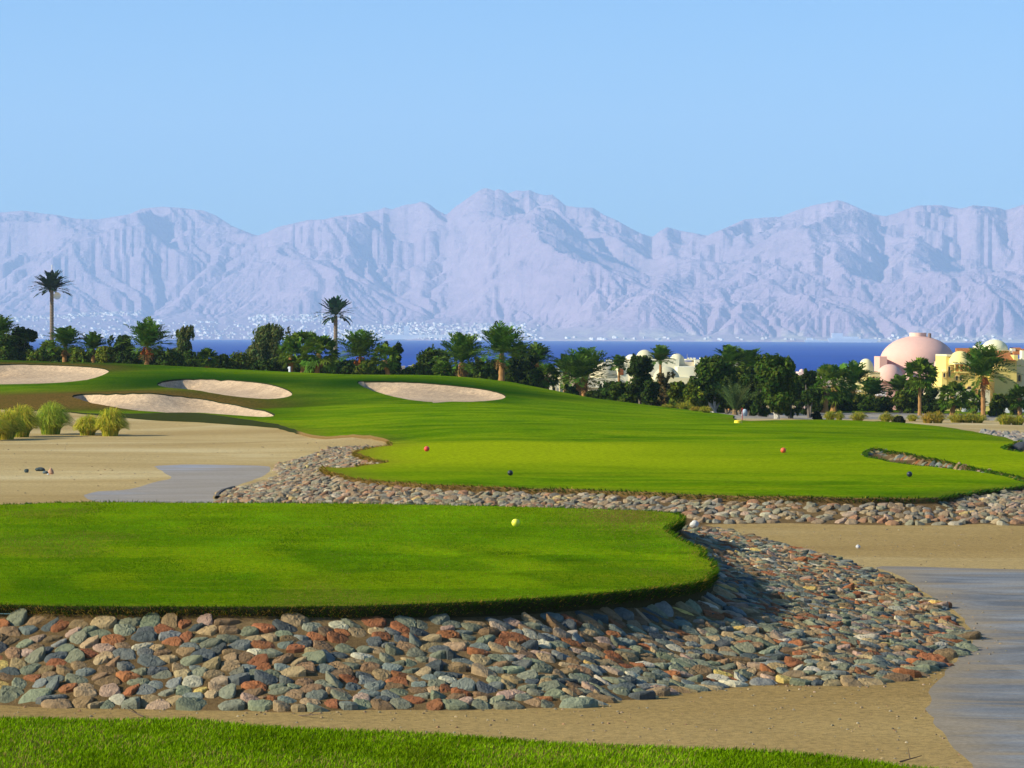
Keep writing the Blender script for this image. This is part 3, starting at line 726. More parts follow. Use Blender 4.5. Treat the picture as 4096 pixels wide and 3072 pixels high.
    z = z + 13*(ridged(X/80, MR[None]/110, 4, 191)-.4)*np.clip(z/150, 0, 1)
    fanw = np.interp(MU, [-400, 600, 2000, 2300, 3000, 4400], [2500, 2500, 2000, 1100, 450, 500])[:, None]
    zb = z.copy(); k = np.hanning(33)[1:-1]; k /= k.sum()
    zb = np.apply_along_axis(lambda a: np.convolve(np.pad(a, 15, mode='edge'), k, 'valid'), 0, zb); zb[:, 15:-15] = np.apply_along_axis(lambda a: np.convolve(a, k, 'valid'), 1, zb)
    m = 1-sm(MR[None]+0*z, fanw*.55, fanw*1.05); z = z*(1-m*.85)+zb*m*.85
    z = z + 14*(ridged(X/50, MR[None]/60, 3, 291)-.4)*np.clip(z/300, 0, 1)*(1-m)
    # the skyline of every column meets the traced one
    Dg = D0[:, None] + MR[None]
    tgt = elev(MU, hsky, D0*0+10000.0)-CAM_Z; tgt = tgt/10000.0
    crs = crest[:, None]
    for n, wd in enumerate((41, 21, 9, 3, 3, 3)):
        ang = ((z+SEAZ-CAM_Z)/Dg).max(1); rt = np.clip(tgt/ang, .3, 3)
        k = np.hanning(wd+2)[1:-1]; k /= k.sum(); rs = np.convolve(np.pad(rt, wd//2, mode='edge'), k, 'valid')[:, None]
        w = np.clip(MR[None]/1500, 0, 1) if n < 2 else sm(MR[None]+0*z, crs-2200, crs-300)
        z = z*(1+(rs-1)*w)
    return z, Dg
MZ, MD = build_relief()
dirs = ray(MU, np.full(NU, 1360.0))
MX = dirs[:, 0:1]*MD
V = np.stack([MX, MD, MZ+SEAZ+0.5], -1).reshape(-1, 3)
i = (np.arange(NU-1)[:, None]*NR + np.arange(NR-1)[None]).ravel()
F = np.stack([i, i+NR, i+NR+1, i+1], 1)
slope = np.abs(np.gradient(MZ, axis=1))/(MR[1]-MR[0]); Uc = np.broadcast_to(MU[:, None], MZ.shape)
pale = np.clip(1-sm(slope, .10, .3), 0, 1)*np.clip(1-MZ/260, 0, 1)*.35*sm(Uc, 1200, 2400) + .8*(fbm(Uc/60, MR[None]/300, 3, 61) > .56)*sm(-MZ, -90, -20)*sm(Uc, 2000, 2600)
skirt0 = V.reshape(NU, NR, 3)[:, 0].copy(); skirt0[:, 2] = SEAZ-0.8
mount = link('mountains', np_mesh('mountains', V, [F], M['rock'], False, np.stack([pale.ravel()]*3, 1)))
mount['kind'] = 'structure'


# ================================================================== COBBLES
PAL = [('grey green', (0.155, 0.158, 0.098), 26), ('blue grey', (0.140, 0.148, 0.122), 15), ('dark slate', (0.062, 0.070, 0.066), 9), ('tan', (0.265, 0.185, 0.092), 18), ('rust red', (0.235, 0.088, 0.033), 12), ('brown', (0.180, 0.112, 0.054), 18),
       ('pinkish', (0.30, 0.20, 0.135), 6), ('pale cream', (0.40, 0.35, 0.24), 4), ('ochre yellow', (0.42, 0.29, 0.085), 1.6)]
PW = np.array([p[2] for p in PAL]); PW = PW/PW.sum(); PCOL = np.array([p[1] for p in PAL])
def cobble_points(P, sx, sy, excl, seed, far=0.0, ylim=None):
    """a loose brick-like pattern of points inside polygon P"""
    r = np.random.default_rng(seed); lo = P.min(0); hi = P.max(0); out = []; y = lo[1]; j = 0
    if ylim: y = max(y, ylim[0]); hi = (hi[0], min(hi[1], ylim[1]))
    while y < hi[1]:
        s = 1+far*max(0, y-50)/50
        xs = np.arange(lo[0] + (j % 2)*sx*s*.5, hi[0], sx*s)
        out.append(np.stack([xs + r.uniform(-.38, .38, len(xs))*sx*s, y + r.uniform(-.42, .42, len(xs))*sy*s], 1)); y += sy*s; j += 1
    p = np.vstack(out); p = p[r.random(len(p)) > .12]
    m = inside(P, p[:, 0], p[:, 1]); p = p[m]
    e = dist(P, p[:, 0], p[:, 1]); p = p[e > 0.06]
    for X, mg in excl:
        m = ~inside(X, p[:, 0], p[:, 1]); p = p[m]; p = p[dist(X, p[:, 0], p[:, 1]) > mg]
    return p
def knn(p, k):
    cell = {}; s = 1.2
    for i, (a, b) in enumerate(p): cell.setdefault((int(a//s), int(b//s)), []).append(i)
    out = np.zeros((len(p), k), int)
    for i, (a, b) in enumerate(p):
        ca, cb_ = int(a//s), int(b//s); c = [j for u in (-1, 0, 1) for v in (-1, 0, 1) for j in cell.get((ca+u, cb_+v), ())]
        c = np.array([j for j in c if j != i])
        if len(c) < k: 
            d = ((p-p[i])**2).sum(1); d[i] = 1e9; out[i] = np.argsort(d)[:k]
        else:
            d = ((p[c]-p[i])**2).sum(1); out[i] = c[np.argsort(d)[:k]]
    return out
def stone_geo(p, stretch, K, rings, seed, rmax, gap=0.95, hmul=0.62, tilt=0.24):
    """V (n, m, 3) relative to each stone's centre on the ground, faces, centres"""
    r = np.random.default_rng(seed); n = len(p)
    q = p/np.array(stretch); nb = knn(q, 9); d = q[nb]-q[:, None]; L = np.linalg.norm(d, axis=2); ph = np.arctan2(d[..., 1], d[..., 0])
    th = np.linspace(0, 2*np.pi, K, endpoint=False)
    pw = 11.0
    c = np.cos(th[None, :, None]-ph[:, None, :]); c = np.where(c > .05, c/(L[:, None]/2), 0.0)
    rad = (np.maximum(c, 1/rmax)**pw).sum(2)**(-1/pw)*gap*r.uniform(.88, 1.03, n)[:, None]
    rad = rad*(1+0.095*r.normal(size=(n, K)))
    rad = (rad*2+np.roll(rad, 1, 1)*.5+np.roll(rad, -1, 1)*.5)/3
    size = rad.mean(1)*math.sqrt(stretch[0]*stretch[1])
    h = size*r.uniform(.42, .80, n)*hmul
    prof = {6: ((1.0, -.7), (1.0, .0), (.95, .42), (.82, .74), (.55, .90), (.25, .97)), 4: ((1.0, -.6), (.97, .25), (.76, .80), (.38, .98))}[rings]
    tl = r.normal(0, tilt, (n, 2)); V = []
    for k, (f, zz) in enumerate(prof):
        x = np.cos(th)*rad*f*stretch[0]; y = np.sin(th)*rad*f*stretch[1]
        jz = 0 if k == 0 else r.normal(0, .11, (n, K))*h[:, None]
        z = zz*h[:, None] + (x*tl[:, :1]+y*tl[:, 1:])*(0 if k == 0 else 1) + jz
        V.append(np.stack([x, y, z], -1))
    V.append(np.stack([np.zeros(n), np.zeros(n), h*1.0], -1)[:, None])
    V = np.concatenate(V, 1)
    F = []
    for k in range(rings-1):
        for j in range(K): F.append((k*K+j, k*K+(j+1) % K, (k+1)*K+(j+1) % K, (k+1)*K+j))
    T = [((rings-1)*K+j, (rings-1)*K+(j+1) % K, rings*K) for j in range(K)]
    return V, np.array(F), np.array(T), size
def ground_at(p):
    e = .15; z = H(p[:, 0], p[:, 1]); gx = (H(p[:, 0]+e, p[:, 1])-H(p[:, 0]-e, p[:, 1]))/(2*e); gy = (H(p[:, 0], p[:, 1]+e)-H(p[:, 0], p[:, 1]-e))/(2*e)
    return z, np.clip(gx, -.6, .6), np.clip(gy, -.6, .6)
def stone_cols(n, seed):
    r = np.random.default_rng(seed); k = r.choice(len(PAL), n, p=PW); c = PCOL[k]*r.uniform(.78, 1.28, (n, 1))*r.uniform(.95, 1.05, (n, 3)); return k, c
ORD = ['first', 'second', 'third', 'fourth', 'fifth', 'sixth', 'seventh', 'eighth', 'ninth', 'tenth', 'eleventh', 'twelfth', 'thirteenth', 'fourteenth', 'fifteenth', 'sixteenth', 'seventeenth', 'eighteenth', 'nineteenth', 'twentieth']
def ordi(n):
    if n <= 20: return ORD[n-1]
    if n == 100: return 'hundredth'
    if n > 100: return 'hundred '+ordi(n-100)
    t = ['twenty', 'thirty', 'forty', 'fifty', 'sixty', 'seventy', 'eighty', 'ninety'][min(n//10-2, 7)]
    return t+' '+ORD[n % 10-1] if n % 10 else {2: 'twentieth', 3: 'thirtieth', 4: 'fortieth', 5: 'fiftieth', 6: 'sixtieth', 7: 'seventieth', 8: 'eightieth', 9: 'ninetieth'}[n//10]
# the bank round the near tee
pA = cobble_points(P_CA, 0.275, 0.185, [(P_TA, 0.14)], 5, 0.0, (38, 80)); pA = pA[(pA[:, 0] > -18)]
VA, FA, TA_, szA = stone_geo(pA, (1.42, 0.84), 16, 6, 3, 0.29, .985)
zA, gxA, gyA = ground_at(pA); kA, cA = stone_cols(len(pA), 11)
pix = proj(np.column_stack([pA, zA]))/4
vis = (pix[:, 0] > 2) & (pix[:, 0] < 1022) & (pix[:, 1] < 766)
show = szA/pA[:, 1]*np.where(vis, 1, 0)*np.where(pA[:, 1] < 47, 1, .3); order = np.argsort(-show)
big = np.zeros(len(pA), bool); big[order[:290]] = True
Vw = VA.copy(); Vw[..., 2] += VA[..., 0]*gxA[:, None]+VA[..., 1]*gyA[:, None]
dOut = dist(P_CA[:int(len(P_CA)*.8)], pA[:, 0], pA[:, 1])
row = np.clip((dOut/0.19).astype(int), 0, 40)
ids = np.nonzero(big)[0]
byrow = {}
for i in ids: byrow.setdefault(row[i], []).append(i)
med = np.median(szA[ids])
for rw, l in sorted(byrow.items()):
    l.sort(key=lambda i: pix[i, 0])
    cnt = {}; tot = {}
    for i in l: tot[PAL[kA[i]][0]] = tot.get(PAL[kA[i]][0], 0)+1
    for i in l:
        cn = PAL[kA[i]][0]; cnt[cn] = cnt.get(cn, 0)+1
        sz = 'big' if szA[i] > med*1.12 else ('small' if szA[i] < med*.88 else 'rounded')
        rs = 'lowest row by sand' if rw == 0 else ordi(rw+1)+' row up from sand'
        o = link('cobblestone', np_mesh('cobblestone', Vw[i], [FA, TA_], M['stone'], False, np.tile(cA[i], (VA.shape[1], 1))), None, (pA[i, 0], pA[i, 1], zA[i]))
        lab = f'{sz} {cn} cobble, {ordi(cnt[cn])} of its colour from left, {rs}' if tot[cn] > 1 else f'{sz} {cn} cobble, the only one of its colour, {rs}'
        tag(o, lab, 'stone', 'cobbles of the bank round the near tee')
def stone_mass(name, sets, label):
    Vs = []; Fs = []; Ts = []; Cs = []; n0 = 0
    for V, F, T, p, z, gx, gy, c in sets:
        n, m, _ = V.shape
        if n == 0: continue
        W = V.copy(); W[..., 2] += V[..., 0]*gx[:, None]+V[..., 1]*gy[:, None] + z[:, None]; W[..., 0] += p[:, None, 0]; W[..., 1] += p[:, None, 1]
        off = n0 + np.arange(n)[:, None, None]*m
        Vs.append(W.reshape(-1, 3)); Fs.append((F[None]+off).reshape(-1, 4)); Ts.append((T[None]+off).reshape(-1, 3)); Cs.append(np.repeat(c, m, 0)); n0 += n*m
    o = link(name, np_mesh(name, np.vstack(Vs), [np.vstack(Fs), np.vstack(Ts)], M['stone'], False, np.vstack(Cs)))
    return tag(o, label, 'stones', None, 'stuff')
s = ~big
stone_mass('cobbles', [(VA[s], FA, TA_, pA[s], zA[s], gxA[s], gyA[s], cA[s])], 'mixed grey, rust and tan cobbles set in the slope beside and behind the near tee')
pB = cobble_points(P_CB, 0.31, 0.27, [(P_F, 0.12), (P_TA, .5), (P_CA, .1)], 15, 0.0); zt = at_z(np.array([0.]), np.array([1090*Q]), 0)[0]
pB = pB[np.abs(pB[:, 0]) < 0.2*pB[:, 1]+1]
pI = cobble_points(P_I, 0.32, 0.30, [], 25); pW = cobble_points(P_W, 0.55, 0.8, [], 26)
sets = []
for p, sd_, st, rm, hm_ in ((pB, 31, (1.35, 0.95), .24, .68), (pI, 32, (1.3, 1.0), .28, .95), (pW, 33, (1.1, 1.2), .5, .8)):
    V_, F_, T_, s_ = stone_geo(p, st, 10, 4, sd_, rm, .92, hm_); z_, a_, b_ = ground_at(p); _, c_ = stone_cols(len(p), sd_)
    if sd_ == 33: c_ = c_*.5+np.array([.16, .15, .13])
    sets.append((V_, F_, T_, p, z_, a_, b_, (c_*.62+np.array([.11, .085, .055])) if sd_ == 31 else c_))
stone_mass('far_cobbles', sets, 'distant band of grey and brown cobbles along the edge of the middle tee')

# loose pebbles and grit on the sand
rgp = np.random.default_rng(8); pp = []
for n_, (x0, x1, y0, y1) in ((900, (-9, 11, 33, 47)), (900, (3, 19, 47, 83)), (250, (-30, -4, 96, 150))):
    q_ = np.stack([rgp.uniform(x0, x1, n_), rgp.uniform(y0, y1, n_)], 1)
    for P in (P_CA, P_PB, P_PA, P_TA, P_F, P_CB): q_ = q_[~inside(P, q_[:, 0], q_[:, 1])]
    pp.append(q_)
near = [P_CA[rgp.integers(0, len(P_CA), 900)] + rgp.normal(0, .35, (900, 2)) + np.array([0, -.15])]; near = near[0]; near = near[~inside(P_CA, near[:, 0], near[:, 1]) & (near[:, 1] < 84)]
pp = np.vstack(pp+[near]); pz = H(pp[:, 0], pp[:, 1]); n_ = len(pp); K = 7
th = np.linspace(0, 2*np.pi, K, endpoint=False); rr_ = (rgp.uniform(.008, .026, n_)*np.where(pp[:, 1] > 90, 1.6, 1))[:, None]*(1+.2*rgp.normal(size=(n_, K)))
Vp = np.concatenate([np.stack([np.cos(th)*rr_*f, np.sin(th)*rr_*f, np.full((n_, K), 0.0)+z_*rr_.mean(1)[:, None]], -1) for f, z_ in ((1, -.3), (.95, .35), (.5, .8))]+[np.stack([0*pz, 0*pz, rr_.mean(1)*.85], -1)[:, None]], 1)
Fp = [(k*K+j, k*K+(j+1) % K, (k+1)*K+(j+1) % K, (k+1)*K+j) for k in range(2) for j in range(K)]; Tp = [(2*K+j, 2*K+(j+1) % K, 3*K) for j in range(K)]
stone_mass('pebbles', [(Vp, np.array(Fp), np.array(Tp), pp, pz, 0*pz, 0*pz, stone_cols(n_, 4)[1]*.5+np.array([.15, .11, .06]))], 'small loose pebbles scattered over the sand')
# ================================================================== GRASS BLADES (mown turf and the shaggy cut edges)
def blades(P, nrm, h, w, lean, cols, r):
    """P (n,3) roots; one bent blade (two triangles) each"""
    n = len(P); a = r.uniform(0, 2*np.pi, n); side = np.stack([np.cos(a), np.sin(a), a*0], 1)*w[:, None]*.5
    ln = lean + r.normal(0, .35, (n, 3))*np.array([1, 1, .2]); tip = P + (nrm + ln*.9)*h[:, None]; mid = P + (nrm+ln*.25)*h[:, None]*.55
    V = np.stack([P-side, P+side, mid+side*.8, mid-side*.8, tip], 1).reshape(-1, 3); o = np.arange(n)[:, None]*5
    return V, o+np.array([[0, 1, 2, 3]]), o+np.array([[3, 2, 4]]), np.repeat(cols, 5, 0)
def grass_obj(name, parts, label):
    Vs, Qs, Ts, Cs = [], [], [], []; n0 = 0
    for V, q_, t_, c_ in parts: Vs.append(V); Qs.append(q_+n0); Ts.append(t_+n0); Cs.append(c_); n0 += len(V)
    o = link(name, np_mesh(name, np.vstack(Vs), [np.vstack(Qs), np.vstack(Ts)], M['grass'], False, np.vstack(Cs))); return tag(o, label, 'grass', None, 'stuff')
def gcol(n, r, base, var=.35, dry=0.0, dcol=(0.34, 0.215, 0.035)):
    c = np.array(base)[None]*r.uniform(1-var, 1+var, (n, 1)); c[:, 0] *= r.uniform(.8, 1.35, n)
    if np.ndim(dry) or dry > 0:
        m = r.random(n) < dry; c[m] = np.array(dcol)*r.uniform(.6, 1.4, (m.sum(), 1))
    return c
def edge_blades(base, N, e, per_m, h, w, cfun, r, drop=0.0, yl=(0, 200)):
    lut = {}
    A = []; 
    return None
def skirt_blades(v, e, per_m, h, w, base, dryf, r, depth, ymax=150):
    a = v[e[:, 0]]; b = v[e[:, 1]]; L = np.linalg.norm(b-a, axis=1); k = (a[:, 1] < ymax) & (np.abs(a[:, 0]) < .2*a[:, 1]+2)
    a, b, L = a[k], b[k], L[k]; n = np.maximum(1, (L*per_m*np.clip(50/np.maximum(a[:, 1], 1), .35, 3)).astype(int)); i = np.repeat(np.arange(len(a)), n); t = r.random(len(i))[:, None]
    d = b-a; nn = np.stack([d[:, 1], -d[:, 0], 0*d[:, 0]], 1); nn /= np.linalg.norm(nn, axis=1)[:, None]+1e-9
    P = a[i]*(1-t)+b[i]*t + nn[i]*r.uniform(-.05, .07, (len(i), 1)); P[:, 2] -= r.random(len(i))**1.3*depth
    sc = np.clip(P[:, 1]/50, .8, 2.2)
    hh = h*r.uniform(.5, 1.3, len(i))*sc**.5; ww = w*sc
    nrm = nn[i]*.55+np.array([0, 0, .55])-np.array([0, 0, 1])*r.uniform(0, .7, (len(i), 1))
    c = gcol(len(i), r, base, .4, dryf(P) if callable(dryf) else dryf)
    return blades(P, nrm, hh, ww, np.array([0, 0, 0.]), c, r)
def scatter(P, n, r, box=None):
    lo = P.min(0); hi = P.max(0)
    if box: lo = np.maximum(lo, box[0]); hi = np.minimum(hi, box[1])
    p = np.stack([r.uniform(lo[0], hi[0], n), r.uniform(lo[1], hi[1], n)], 1); return p[inside(P, p[:, 0], p[:, 1])]
r = np.random.default_rng(77)
parts = []
# near tee
p = scatter(P_TA, 210000, r, ((-13.5, 44), (6, 74))); p = p[np.abs(p[:, 0]+.0) < .19*p[:, 1]+.4]
z = tz(p[:, 0], p[:, 1], 0); cc = teecol(np.column_stack([p, z])); nf = fbm(p[:, 0]*.9, p[:, 1]*.35, 4, 9)
base = np.array([0.100, 0.212, 0.003])[None]*(1+1.3*(nf-.45))[:, None]; base = base*(1-cc[:, 1:2]*.75)+cc[:, 2:3]*np.array([.085, .09, 0])
c = base*r.uniform(.7, 1.35, (len(p), 1)); m = r.random(len(p)) < np.clip(cc[:, 0]*.75, .02, .55); c[m] = np.array([.22, .16, .04])*r.uniform(.6, 1.3, (m.sum(), 1))
sc = p[:, 1]/50
parts.append(blades(np.column_stack([p, z-.004]), np.array([0, 0, 1.]), .019*r.uniform(.6, 1.3, len(p)), .016*sc, np.array([.15, 0, 0]), c, r))
parts.append(skirt_blades(tv, tb[2], 900, .12, .016, (0.045, 0.110, 0.004), lambda P: np.clip(.12+.45*sm(-P[:, 0], 0, 5)*(P[:, 2] < -.05), 0, .8), r, .2))
grass_obj('grass', parts, 'short mown grass on the near tee, shaggy along its cut edge')
parts = []
p = scatter(P_TF, 170000, r, ((-4.2, 14.5), (4.2, 22))); nf = fbm(p[:, 0]*2.2, p[:, 1]*1.6, 4, 19)
z = frz(p[:, 0], p[:, 1], 0)
c = np.array([0.135, 0.235, 0.003])[None]*(1+1.3*(nf-.45))[:, None]*r.uniform(.55, 1.5, (len(p), 1)); m = r.random(len(p)) < np.clip(.05+.9*(nf-.5), .03, .4); c[m] = np.array([.24, .18, .05])*r.uniform(.6, 1.3, (m.sum(), 1))
parts.append(blades(np.column_stack([p, z-.004]), np.array([0, 0, 1.]), .028*r.uniform(.6, 1.3, len(p)), .0065+0*p[:, 0], np.array([.15, 0, 0]), c, r))
parts.append(skirt_blades(gv, gb[2], 250, .05, .006, (0.05, 0.13, 0.008), .12, r, .05, 30))
grass_obj('grass', parts, 'mown grass of the front lawn at the bottom of the view')
parts = []
def dryF(P): return np.clip(np.where(P[:, 0] < 0, .85, .25+.45*(P[:, 2] < ZB-.06+LIPF*.5)), 0, 1)*np.where(P[:, 0] > 11, .3, 1)
parts.append(skirt_blades(fv, fb[2], 260, .14, .022, (0.040, 0.110, 0.008), dryF, r, LIPF*.9, 135))
grass_obj('grass', parts, 'rough grass hanging over the cut edge of the middle tee')

# ================================================================== TEE MARKER BALLS
def ball(fx, fy, zt, rad, colr, label):
    P = at_z(np.array([fx]), np.array([fy]), zt)[0]; mb = MB()
    th = np.linspace(-np.pi/2, np.pi/2, 15); mb.lathe(0, 0, np.stack([np.cos(th)*rad, np.sin(th)*rad+rad-.005], 1), 24, colr)
    o = mb.build('tee_marker', M['paint'], None, True, P); tag(o, label, 'tee marker', 'round tee marker balls')
ball(2062, 2106, 0.0, .088, (.80, .74, .06), 'yellow tee marker ball on the near tee')
ball(1707, 1806, ZB+LIPF, .115, (.62, .05, .03), 'red tee marker ball on the middle tee, further left and shinier')
ball(3133, 1812, ZB+LIPF, .115, (.66, .10, .03), 'orange red tee marker ball on the middle tee near the stone inlet')
ball(2041, 1902, ZB+LIPF, .095, (.012, .016, .02), 'black tee marker ball on the middle tee above the yellow ball')
ball(3638, 1907, ZB+LIPF, .095, (.014, .02, .035), 'black tee marker ball on the middle tee below the stone inlet')
q0 = hit([(2947, 1699)], H)[0]; mb = MB(); mb.tube([(0, 0, 0), (0, 0, .04), (0, 0, .17), (0, 0, .20)], [.20, .24, .23, .17], 14, (.85, .62, .02))
tag(mb.build('tee_marker', M['paint'], None, False, (q0[0], q0[1]-1.0, H1(*q0)+.1)), 'bright yellow marker block at the back edge of the fairway', 'tee marker')
q0 = hit([(2977, 1690)], H)[0]; mb = MB(); mb.tube([(0, 0, -.2), (0, 0, .85)], .025, 8, (.38, .05, .04)); mb.box(-.04, .04, -.02, .02, .7, .85, (.5, .05, .03))
tag(mb.build('stake', M['paint'], None, False, (q0[0], q0[1]+1.5, H1(*q0))), 'thin red hazard stake beside the young palm', 'stake')

# ================================================================== ROCKS AND STRAY THINGS
def rock(name, fx, fy, w, h, colr, label, group=None, z0=None, seed=1, sub=3, D=None):
    import bmesh
    P = at_z(np.array([fx]), np.array([fy]), z0)[0] if z0 is not None else None
    if P is None:
        q_ = hit([(fx, fy)], H)[0] if D is None else atD(fx, fy, D)[:2]; P = np.array([q_[0], q_[1], H1(q_[0], q_[1])])
    bm = bmesh.new(); bmesh.ops.create_icosphere(bm, subdivisions=sub, radius=1.0); V = np.array([v.co for v in bm.verts]); F = np.array([[v.index for v in f.verts] for f in bm.faces]); bm.free()
    n = fbm(V[:, 0]*1.1+seed*3, V[:, 1]*1.1+V[:, 2]*1.3+seed, 3, seed)-.5; n2 = ridged(V[:, 0]*1.7+seed, V[:, 2]*1.7-V[:, 1], 2, seed+5)-.5
    V = V*(1+.55*n+.22*n2)[:, None]*np.array([w/2, w/2*.8, h*.62]); V[:, 2] += h*.40
    o = link(name, np_mesh(name, V, [F], M['stone'], True, np.tile(np.array([colr]), (len(V), 1))), None, P); tag(o, label, 'rock', group); return o
rock('rock', 3432, 2192, .13, .08, (.5, .5, .5), 'small white stone lying on the sand in front of the right path', z0=SANDZ, seed=3)
rock('rock', 106, 1890, .17, .15, (.055, .075, .07), 'dark green rock on the sand, apart from the others', 'rocks on the left sand', SANDZ, 4)
rock('rock', 160, 1884, .40, .15, (.05, .065, .065), 'long dark leaning rock on the left sand', 'rocks on the left sand', SANDZ, 5)
rock('rock', 181, 1895, .22, .12, (.10, .13, .13), 'low grey rock in front of the dark leaning one', 'rocks on the left sand', SANDZ, 6)
rock('rock', 192, 1899, .08, .05, (.60, .62, .60), 'small white stone beside the round pinkish marker ball', 'rocks on the left sand', SANDZ, 7)
rock('stone', 204, 1897, .22, .24, (.46, .26, .16), 'round pinkish orange marker ball on the left sand', 'rocks on the left sand', SANDZ, 8)  # a marker ball, made with the same lumpy shape as the rocks
rock('boulder', 4090, 1822, 1.2, .6, (.045, .05, .06), 'dark blue rock in the hollow at the right edge', None, None, 9)
rock('rock', 2460, 2408, .34, .22, (.42, .30, .17), 'lone tan rock under the corner of the near tee', z0=-.42, seed=12)
rock('rock', 2778, 2106, .26, .16, (.50, .48, .44), 'pale rock at the upper end of the cobbled bank', z0=-1.05, seed=13)
for k, (a, b, w, h, t) in enumerate([(3864, 1647, .95, .7, 'pale grey boulder left of the tall palm, before the yellow wall'), (3915, 1648, 1.0, .7, 'bluish grey boulder at the foot of the tall date palm'), (4042, 1651, 1.3, 1.0, 'tall pointed grey boulder at the right edge of the grounds'), (4064, 1651, .8, .7, 'smaller grey boulder leaning on the pointed one'), (4092, 1653, 1.5, .8, 'whitish boulder cut off by the right edge')]):
    rock('boulder', a, b, w, h, (.40, .42, .46), t, 'pale boulders along the far lawn strip', None, 20+k, D=286)
rock('rock', 2978, 1664, .50, .55, (.34, .40, .46), 'pale blue rock behind the young palm', None, None, 29)
def twig(fx, fy, L, az, label, z0):
    P = at_z(np.array([fx]), np.array([fy]), z0)[0]; mb = MB(); t = np.linspace(0, 1, 6)
    mb.tube(np.stack([t*L*math.cos(az), t*L*math.sin(az), .01+.16*t*L], 1), .012-.008*t, 6, (.10, .07, .05)); mb.tube([(L*.45*math.cos(az), L*.45*math.sin(az), .05), (L*.7*math.cos(az+.5), L*.7*math.sin(az+.5), .16)], [.008, .003], 5, (.10, .07, .05))
    tag(mb.build('twig', M['bark'], None, False, P), label, 'twig')
twig(3600, 3050, .35, .5, 'dry dark twig on the sand by the front lawn', SANDZ)
twig(575, 2870, .40, 2.3, 'short twig lying below the lowest cobbles', SANDZ)
twig(1195, 2866, .55, -.9, 'long pale stick on the sand between cobbles and front lawn', SANDZ)
kb = MB(); kp = at_z(np.array([868., 872, 890, 915, 935]), np.array([1998., 1985, 1972, 1964, 1958]), SANDZ); kp[:, 2] += .05; kb.tube(kp, .09, 6, (.10, .09, .08)); tag(kb.build('kerb', M['bark']), 'short dark kerb where the cobbles meet the left path', 'kerb')

# ================================================================== PLANTS
def unit(v): return v/(np.linalg.norm(v, axis=-1, keepdims=True)+1e-9)
def palm_trunk(h, r0, r1, lean, rg, k=9, c=(.20, .12, .06)):
    mb = MB(); n = max(6, int(h/0.28)); t = np.linspace(0, 1, n); x = lean*t**1.6
    P = np.stack([x, .25*lean*np.sin(t*2), t*h], 1); rad = r0+(r1-r0)*t + .14*r0*(np.arange(n) % 2) + .35*r0*np.exp(-(t/.06)**2)
    mb.tube(P, rad, k, c); return mb, P[-1]
def frond_set(top, n, L, e_lo, e_hi, droop, wind, rg, seg=9, nl=13, ll=.55, lw=.075, col=(.060, .105, .022), colv=.35, e_pow=1.0, fold=.35):
    """feather fronds: returns V, tris, quads, colours"""
    V = []; T = []; Qd = []; C = []; o = 0
    for i in range(n):
        az = i*2.39996 + rg.uniform(-.25, .25); f = ((i+.5)/n)**e_pow; e0 = e_lo+(e_hi-e_lo)*(1-f) + rg.normal(0, .09); Lf = L*rg.uniform(.85, 1.12)*(.8+.2*math.sin(min(1, max(0, e0))*3))
        t = np.linspace(0, 1, seg); el = e0 - droop*t**1.25*rg.uniform(.8, 1.2)
        dx = np.cos(el)*math.cos(az); dy = np.cos(el)*math.sin(az); dz = np.sin(el)
        D = np.stack([dx, dy, dz], 1) + np.outer(t, wind); D = unit(D); P = np.vstack([[0, 0, 0], np.cumsum(D[:-1]*Lf/(seg-1), 0)]) + top
        sd = unit(np.cross(D, [0, 0, 1.])); up = np.cross(sd, D)
        c0 = np.array(col)*rg.uniform(1-colv, 1+colv)*np.array([rg.uniform(.75, 1.25), 1, 1])
        w = (.035*(1-t)+.012)[:, None]
        Vr = np.stack([P-sd*w, P+sd*w], 1).reshape(-1, 3); q = np.array([[2*j, 2*j+1, 2*j+3, 2*j+2] for j in range(seg-1)])+o
        V.append(Vr); Qd.append(q); C.append(np.tile(c0*np.array([1.4, 1.3, 1.2]), (len(Vr), 1))); o += len(Vr)
        tt = np.linspace(.14, .99, nl*2); idx = tt*(seg-1); a = np.floor(idx).astype(int).clip(0, seg-2); fr = (idx-a)[:, None]
        B = P[a]*(1-fr)+P[a+1]*fr; Dd = D[a]; S_ = sd[a]*np.where(np.arange(nl*2) % 2, 1, -1)[:, None]; U = up[a]
        ln = (ll*np.sin(np.pi*np.clip(tt*.86+.12, 0, 1))**.7*rg.uniform(.8, 1.15, nl*2))[:, None]
        dr = unit(Dd*.75+S_*.85+U*fold+rg.normal(0, .12, (nl*2, 3)) - np.array([0, 0, .18])); wd = unit(np.cross(dr, U))*lw*.5
        tip = B+dr*ln; mid = B+dr*ln*.45
        Vl = np.stack([B, mid-wd, tip, mid+wd], 1).reshape(-1, 3); V.append(Vl); Qd.append((np.arange(nl*2)[:, None]*4+np.array([[0, 1, 2, 3]]))+o); C.append(np.repeat(c0[None]*rg.uniform(.7, 1.35, (nl*2, 1)), 4, 0)); o += len(Vl)
    return np.vstack(V), np.vstack(Qd), np.vstack(C)
def qmesh(name, VQC, mat, parent):
    V, Qd, C = VQC; return link(name, np_mesh(name, V, [Qd], mat, False, C), parent)
